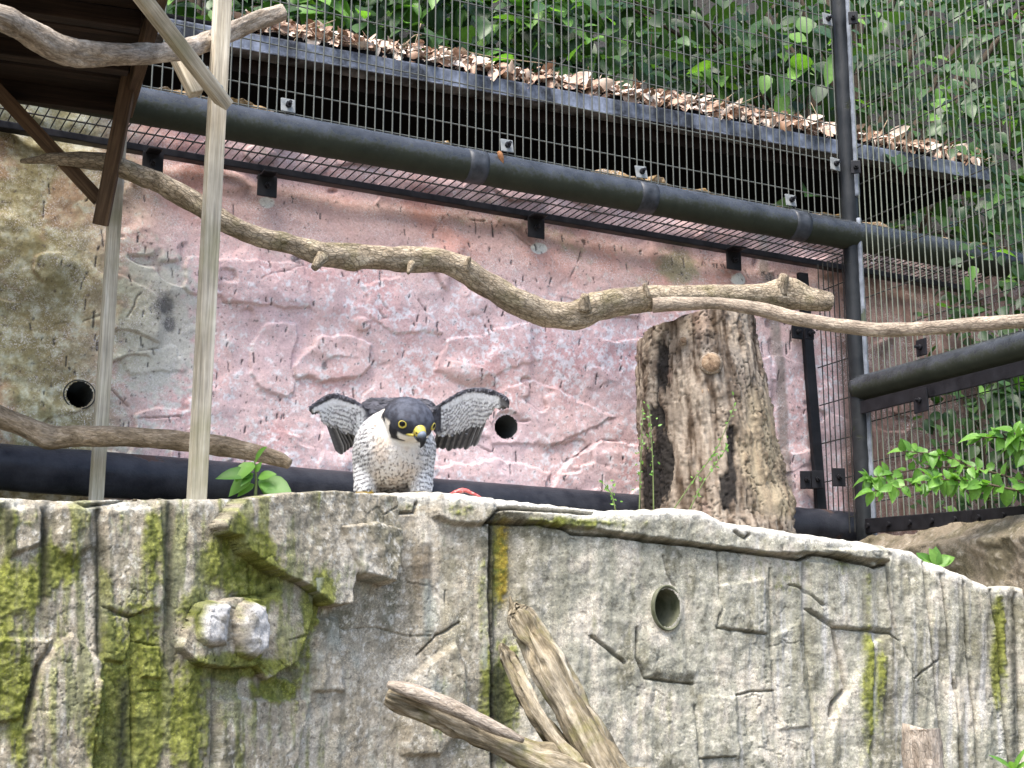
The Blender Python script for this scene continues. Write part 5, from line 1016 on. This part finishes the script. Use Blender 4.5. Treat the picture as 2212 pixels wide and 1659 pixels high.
# trees added up the bank to block sky light: trunk, limbs, leaf clumps
def tree(label, x, y, h_, r, n_):
    o = thing('tree', label, 'tree', (x, y, .1), 'added shade trees on the bank'); tube('trunk', [(x, y, 0.), (x+.05, y, h_*.4), (x-.04, y+.03, h_*.75), (x, y, h_)], [.07, .055, .04, .015], M_twig, o, 10, .08, bark_d(.006, .5))
    items = []
    for k in range(n_//45):
        a, rr_, z0 = random.uniform(0, 6.28), r*random.random()**.5, h_*random.uniform(.52, 1.05); cc_ = np.array([x+math.cos(a)*rr_, y+math.sin(a)*rr_, z0])
        tube('limb', [(x, y, z0*.75), (np.array([x, y, z0*.85])+cc_)/2+np.array([0, 0, .1]), cc_], [.014, .009, .003], M_twig, o, 6, .06)
        for i in range(45): p_ = cc_+RNG.normal(0, .16, 3); items.append((random.choice(L_bgd), leaf_frame(p_, RNG.normal(0, 1, 3)+np.array([0, -.4, -.3]), RNG.normal(0, .4, 3)+np.array([0, -.2, 1]), random.uniform(1., 1.7))))
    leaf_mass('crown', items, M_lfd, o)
tree('added slender shade tree on the bank whose dark crown fills the gap beside the corner post', 1.0, 4.3, 4.2, 1.0, 2600); tree('added leafy shade tree on the bank above the left shrubs', -.9, 4.0, 4.2, 1.0, 2600); tree('added leafy shade tree on the bank beyond the side mesh', 2.4, 4.4, 4.2, 1.0, 2200)
# seedling on the ledge
def C4(x, y): return (x*.3333, 553+y*.3333)
sd_ = at_Y(553, 1066, 2.0); se = thing('seedling', 'small bright green seedling on the ledge beside the timber post', 'plant', sd_)
SY0 = 1.985
M_sd = leafset(M_lfb, [(1., .52, .12, .22, .1), (1., .60, .2, .2, -.1), (1., .45, .25, .3, .1)])
for i, (bx_, by_, tx, ty, wi) in enumerate([((1650), 1345, 1712, 1228, 0), (1640, 1335, 1522, 1440, 1), (1645, 1410, 1458, 1540, 1), (1640, 1415, 1412, 1402, 2), (1670, 1440, 1780, 1398, 1), (1695, 1440, 1738, 1548, 2), (1690, 1450, 1892, 1540, 1), (1650, 1480, 1528, 1545, 1), (1655, 1400, 1692, 1335, 0), (1690, 1470, 1800, 1545, 0), (1640, 1420, 1560, 1470, 2)]):
    A_ = at_Y(*C4(bx_, by_), SY0+random.uniform(-.01, .01)); B_ = at_Y(*C4(tx, ty), SY0+random.uniform(-.03, .0)); d = B_-A_; add_leaf(M_sd[wi], A_, d, np.array([.1*random.gauss(0, 1), -.8, .55]), np.linalg.norm(d), se)
tube('stem', [at_Y(552, 1072, SY0), at_Y(*C4(1660, 1450), SY0), at_Y(*C4(1650, 1330), SY0)], [.0022, .0018, .001], M_stem, se, 8, .004)
# bright leafy sprays at the lower right
sr = thing('shrub', 'bright green leafy sprays reaching left in front of the lower side mesh', 'shrub', at_Y(2330, 1180, 2.40))
def spray(pts, n_, size):
    P = cr(np.array([at_Y(*p) for p in pts]), 60); tube('twig', [at_Y(*p) for p in pts], np.linspace(.0022, .0008, len(pts)), M_twig, sr, 7, .01)
    for i in range(n_):
        t = min(59, int(59*((i+.5)/n_)**.8)); q = P[t]; dr = unit(P[min(59, t+2)]-P[max(0, t-2)]); sg = 1 if i % 2 else -1
        d = dr*random.uniform(-.1, .8)+np.array([random.gauss(0, .3), random.gauss(-.3, .4), sg*.5+random.gauss(-.15, .4)]); add_leaf(random.choice(L_sm if random.random() < .8 else L_smm), q, d, np.array([random.gauss(0, .45), -.6+random.gauss(0, .3), .6]), size*random.uniform(.8, 1.25), sr)
    add_leaf(L_sm[1], P[-1], P[-1]-P[-4], np.array([0, -.6, .7]), size*1.2, sr)
spray([(2330, 1160, 2.40), (2240, 1060, 2.41), (2120, 1015, 2.43), (2000, 1012, 2.46), (1900, 1030, 2.49), (1872, 1036, 2.50)], 46, .72)
spray([(2330, 1160, 2.40), (2220, 1070, 2.42), (2080, 1045, 2.44), (1960, 1050, 2.46), (1880, 1062, 2.48)], 44, .75)
spray([(2330, 1100, 2.38), (2250, 1000, 2.39), (2180, 950, 2.41), (2120, 945, 2.42)], 26, .9)
spray([(2120, 1020, 2.42), (2040, 985, 2.44), (1950, 975, 2.46)], 26, .65)
spray([(2200, 1060, 2.40), (2100, 1040, 2.41), (2010, 1035, 2.42)], 34, .75)
spray([(2330, 1060, 2.38), (2240, 960, 2.39), (2190, 935, 2.40)], 22, .85)
gx_ = thing('shrub', 'small green sprig low behind the lip at the right end of the ledge', 'plant', at_Y(2022, 1240, 2.42)); 
for i in range(7): add_leaf(random.choice(L_smm), at_Y(2015+random.uniform(-6, 12), 1222, 2.43), np.array([random.gauss(0, .7), -.2, .5+random.random()*.3]), np.array([0, -.8, .5]), 1.0, gx_)
q = facept(2170., 1665.); sp3 = thing('plant', 'bright green blades sprouting from the rock at the lower right edge', 'plant', q)
L_bl = leafset(M_lfb, [(.075, .014, .15, .4, .2), (.06, .012, .3, .3, -.2)])
for d in ((-.75, -.5, .55), (.15, -.5, .8), (.45, -.6, .5), (-.3, -.7, .35)): add_leaf(random.choice(L_bl), q+np.array([.01, -.012, 0]), np.array(d), np.array([-.3, -.6, .6]), .7, sp3)
# thin weeds before the stump
L_ti = leafset(M_lf, [(.009, .004, .1, .2, 0), (.007, .004, .2, .2, 0)])
for lab, pts in (('tall thin weed stem standing left of the stump', [(1381, 1105), (1384, 1000), (1388, 880)]), ('thin green weed in front of the charred side of the stump', [(1412, 1105), (1410, 1000), (1406, 925), (1402, 880)]), ('arching weed with tiny leaves leaning across the stump', [(1452, 1105), (1500, 1035), (1545, 975), (1572, 915), (1588, 870)]), ('short weed bending over the foot of the stump', [(1488, 1105), (1515, 1050), (1548, 1000), (1575, 960)]), ('wispy weed by the black pipe left of the stump', [(1330, 1105), (1322, 1070), (1305, 1045)])):
    w_ = thing('weed', lab, 'weed', at_Y(*pts[0], 2.30)); P = [at_Y(px, py, 2.30) for px, py in pts]; tube('stem', P, np.linspace(.0011, .0005, len(P)), M_stem, w_, 6, .006)
    Q = cr(np.array(P), 30)
    for i in range(26): q = Q[random.randint(6, 29)]; d = RNG.normal(0, 1, 3)*np.array([1, .5, 1])+np.array([0, 0, .4]); add_leaf(random.choice(L_ti), q+unit(d)*random.uniform(0, .012)*(i % 2), d, np.array([0, -1, .4]), random.uniform(.4, .9), w_)
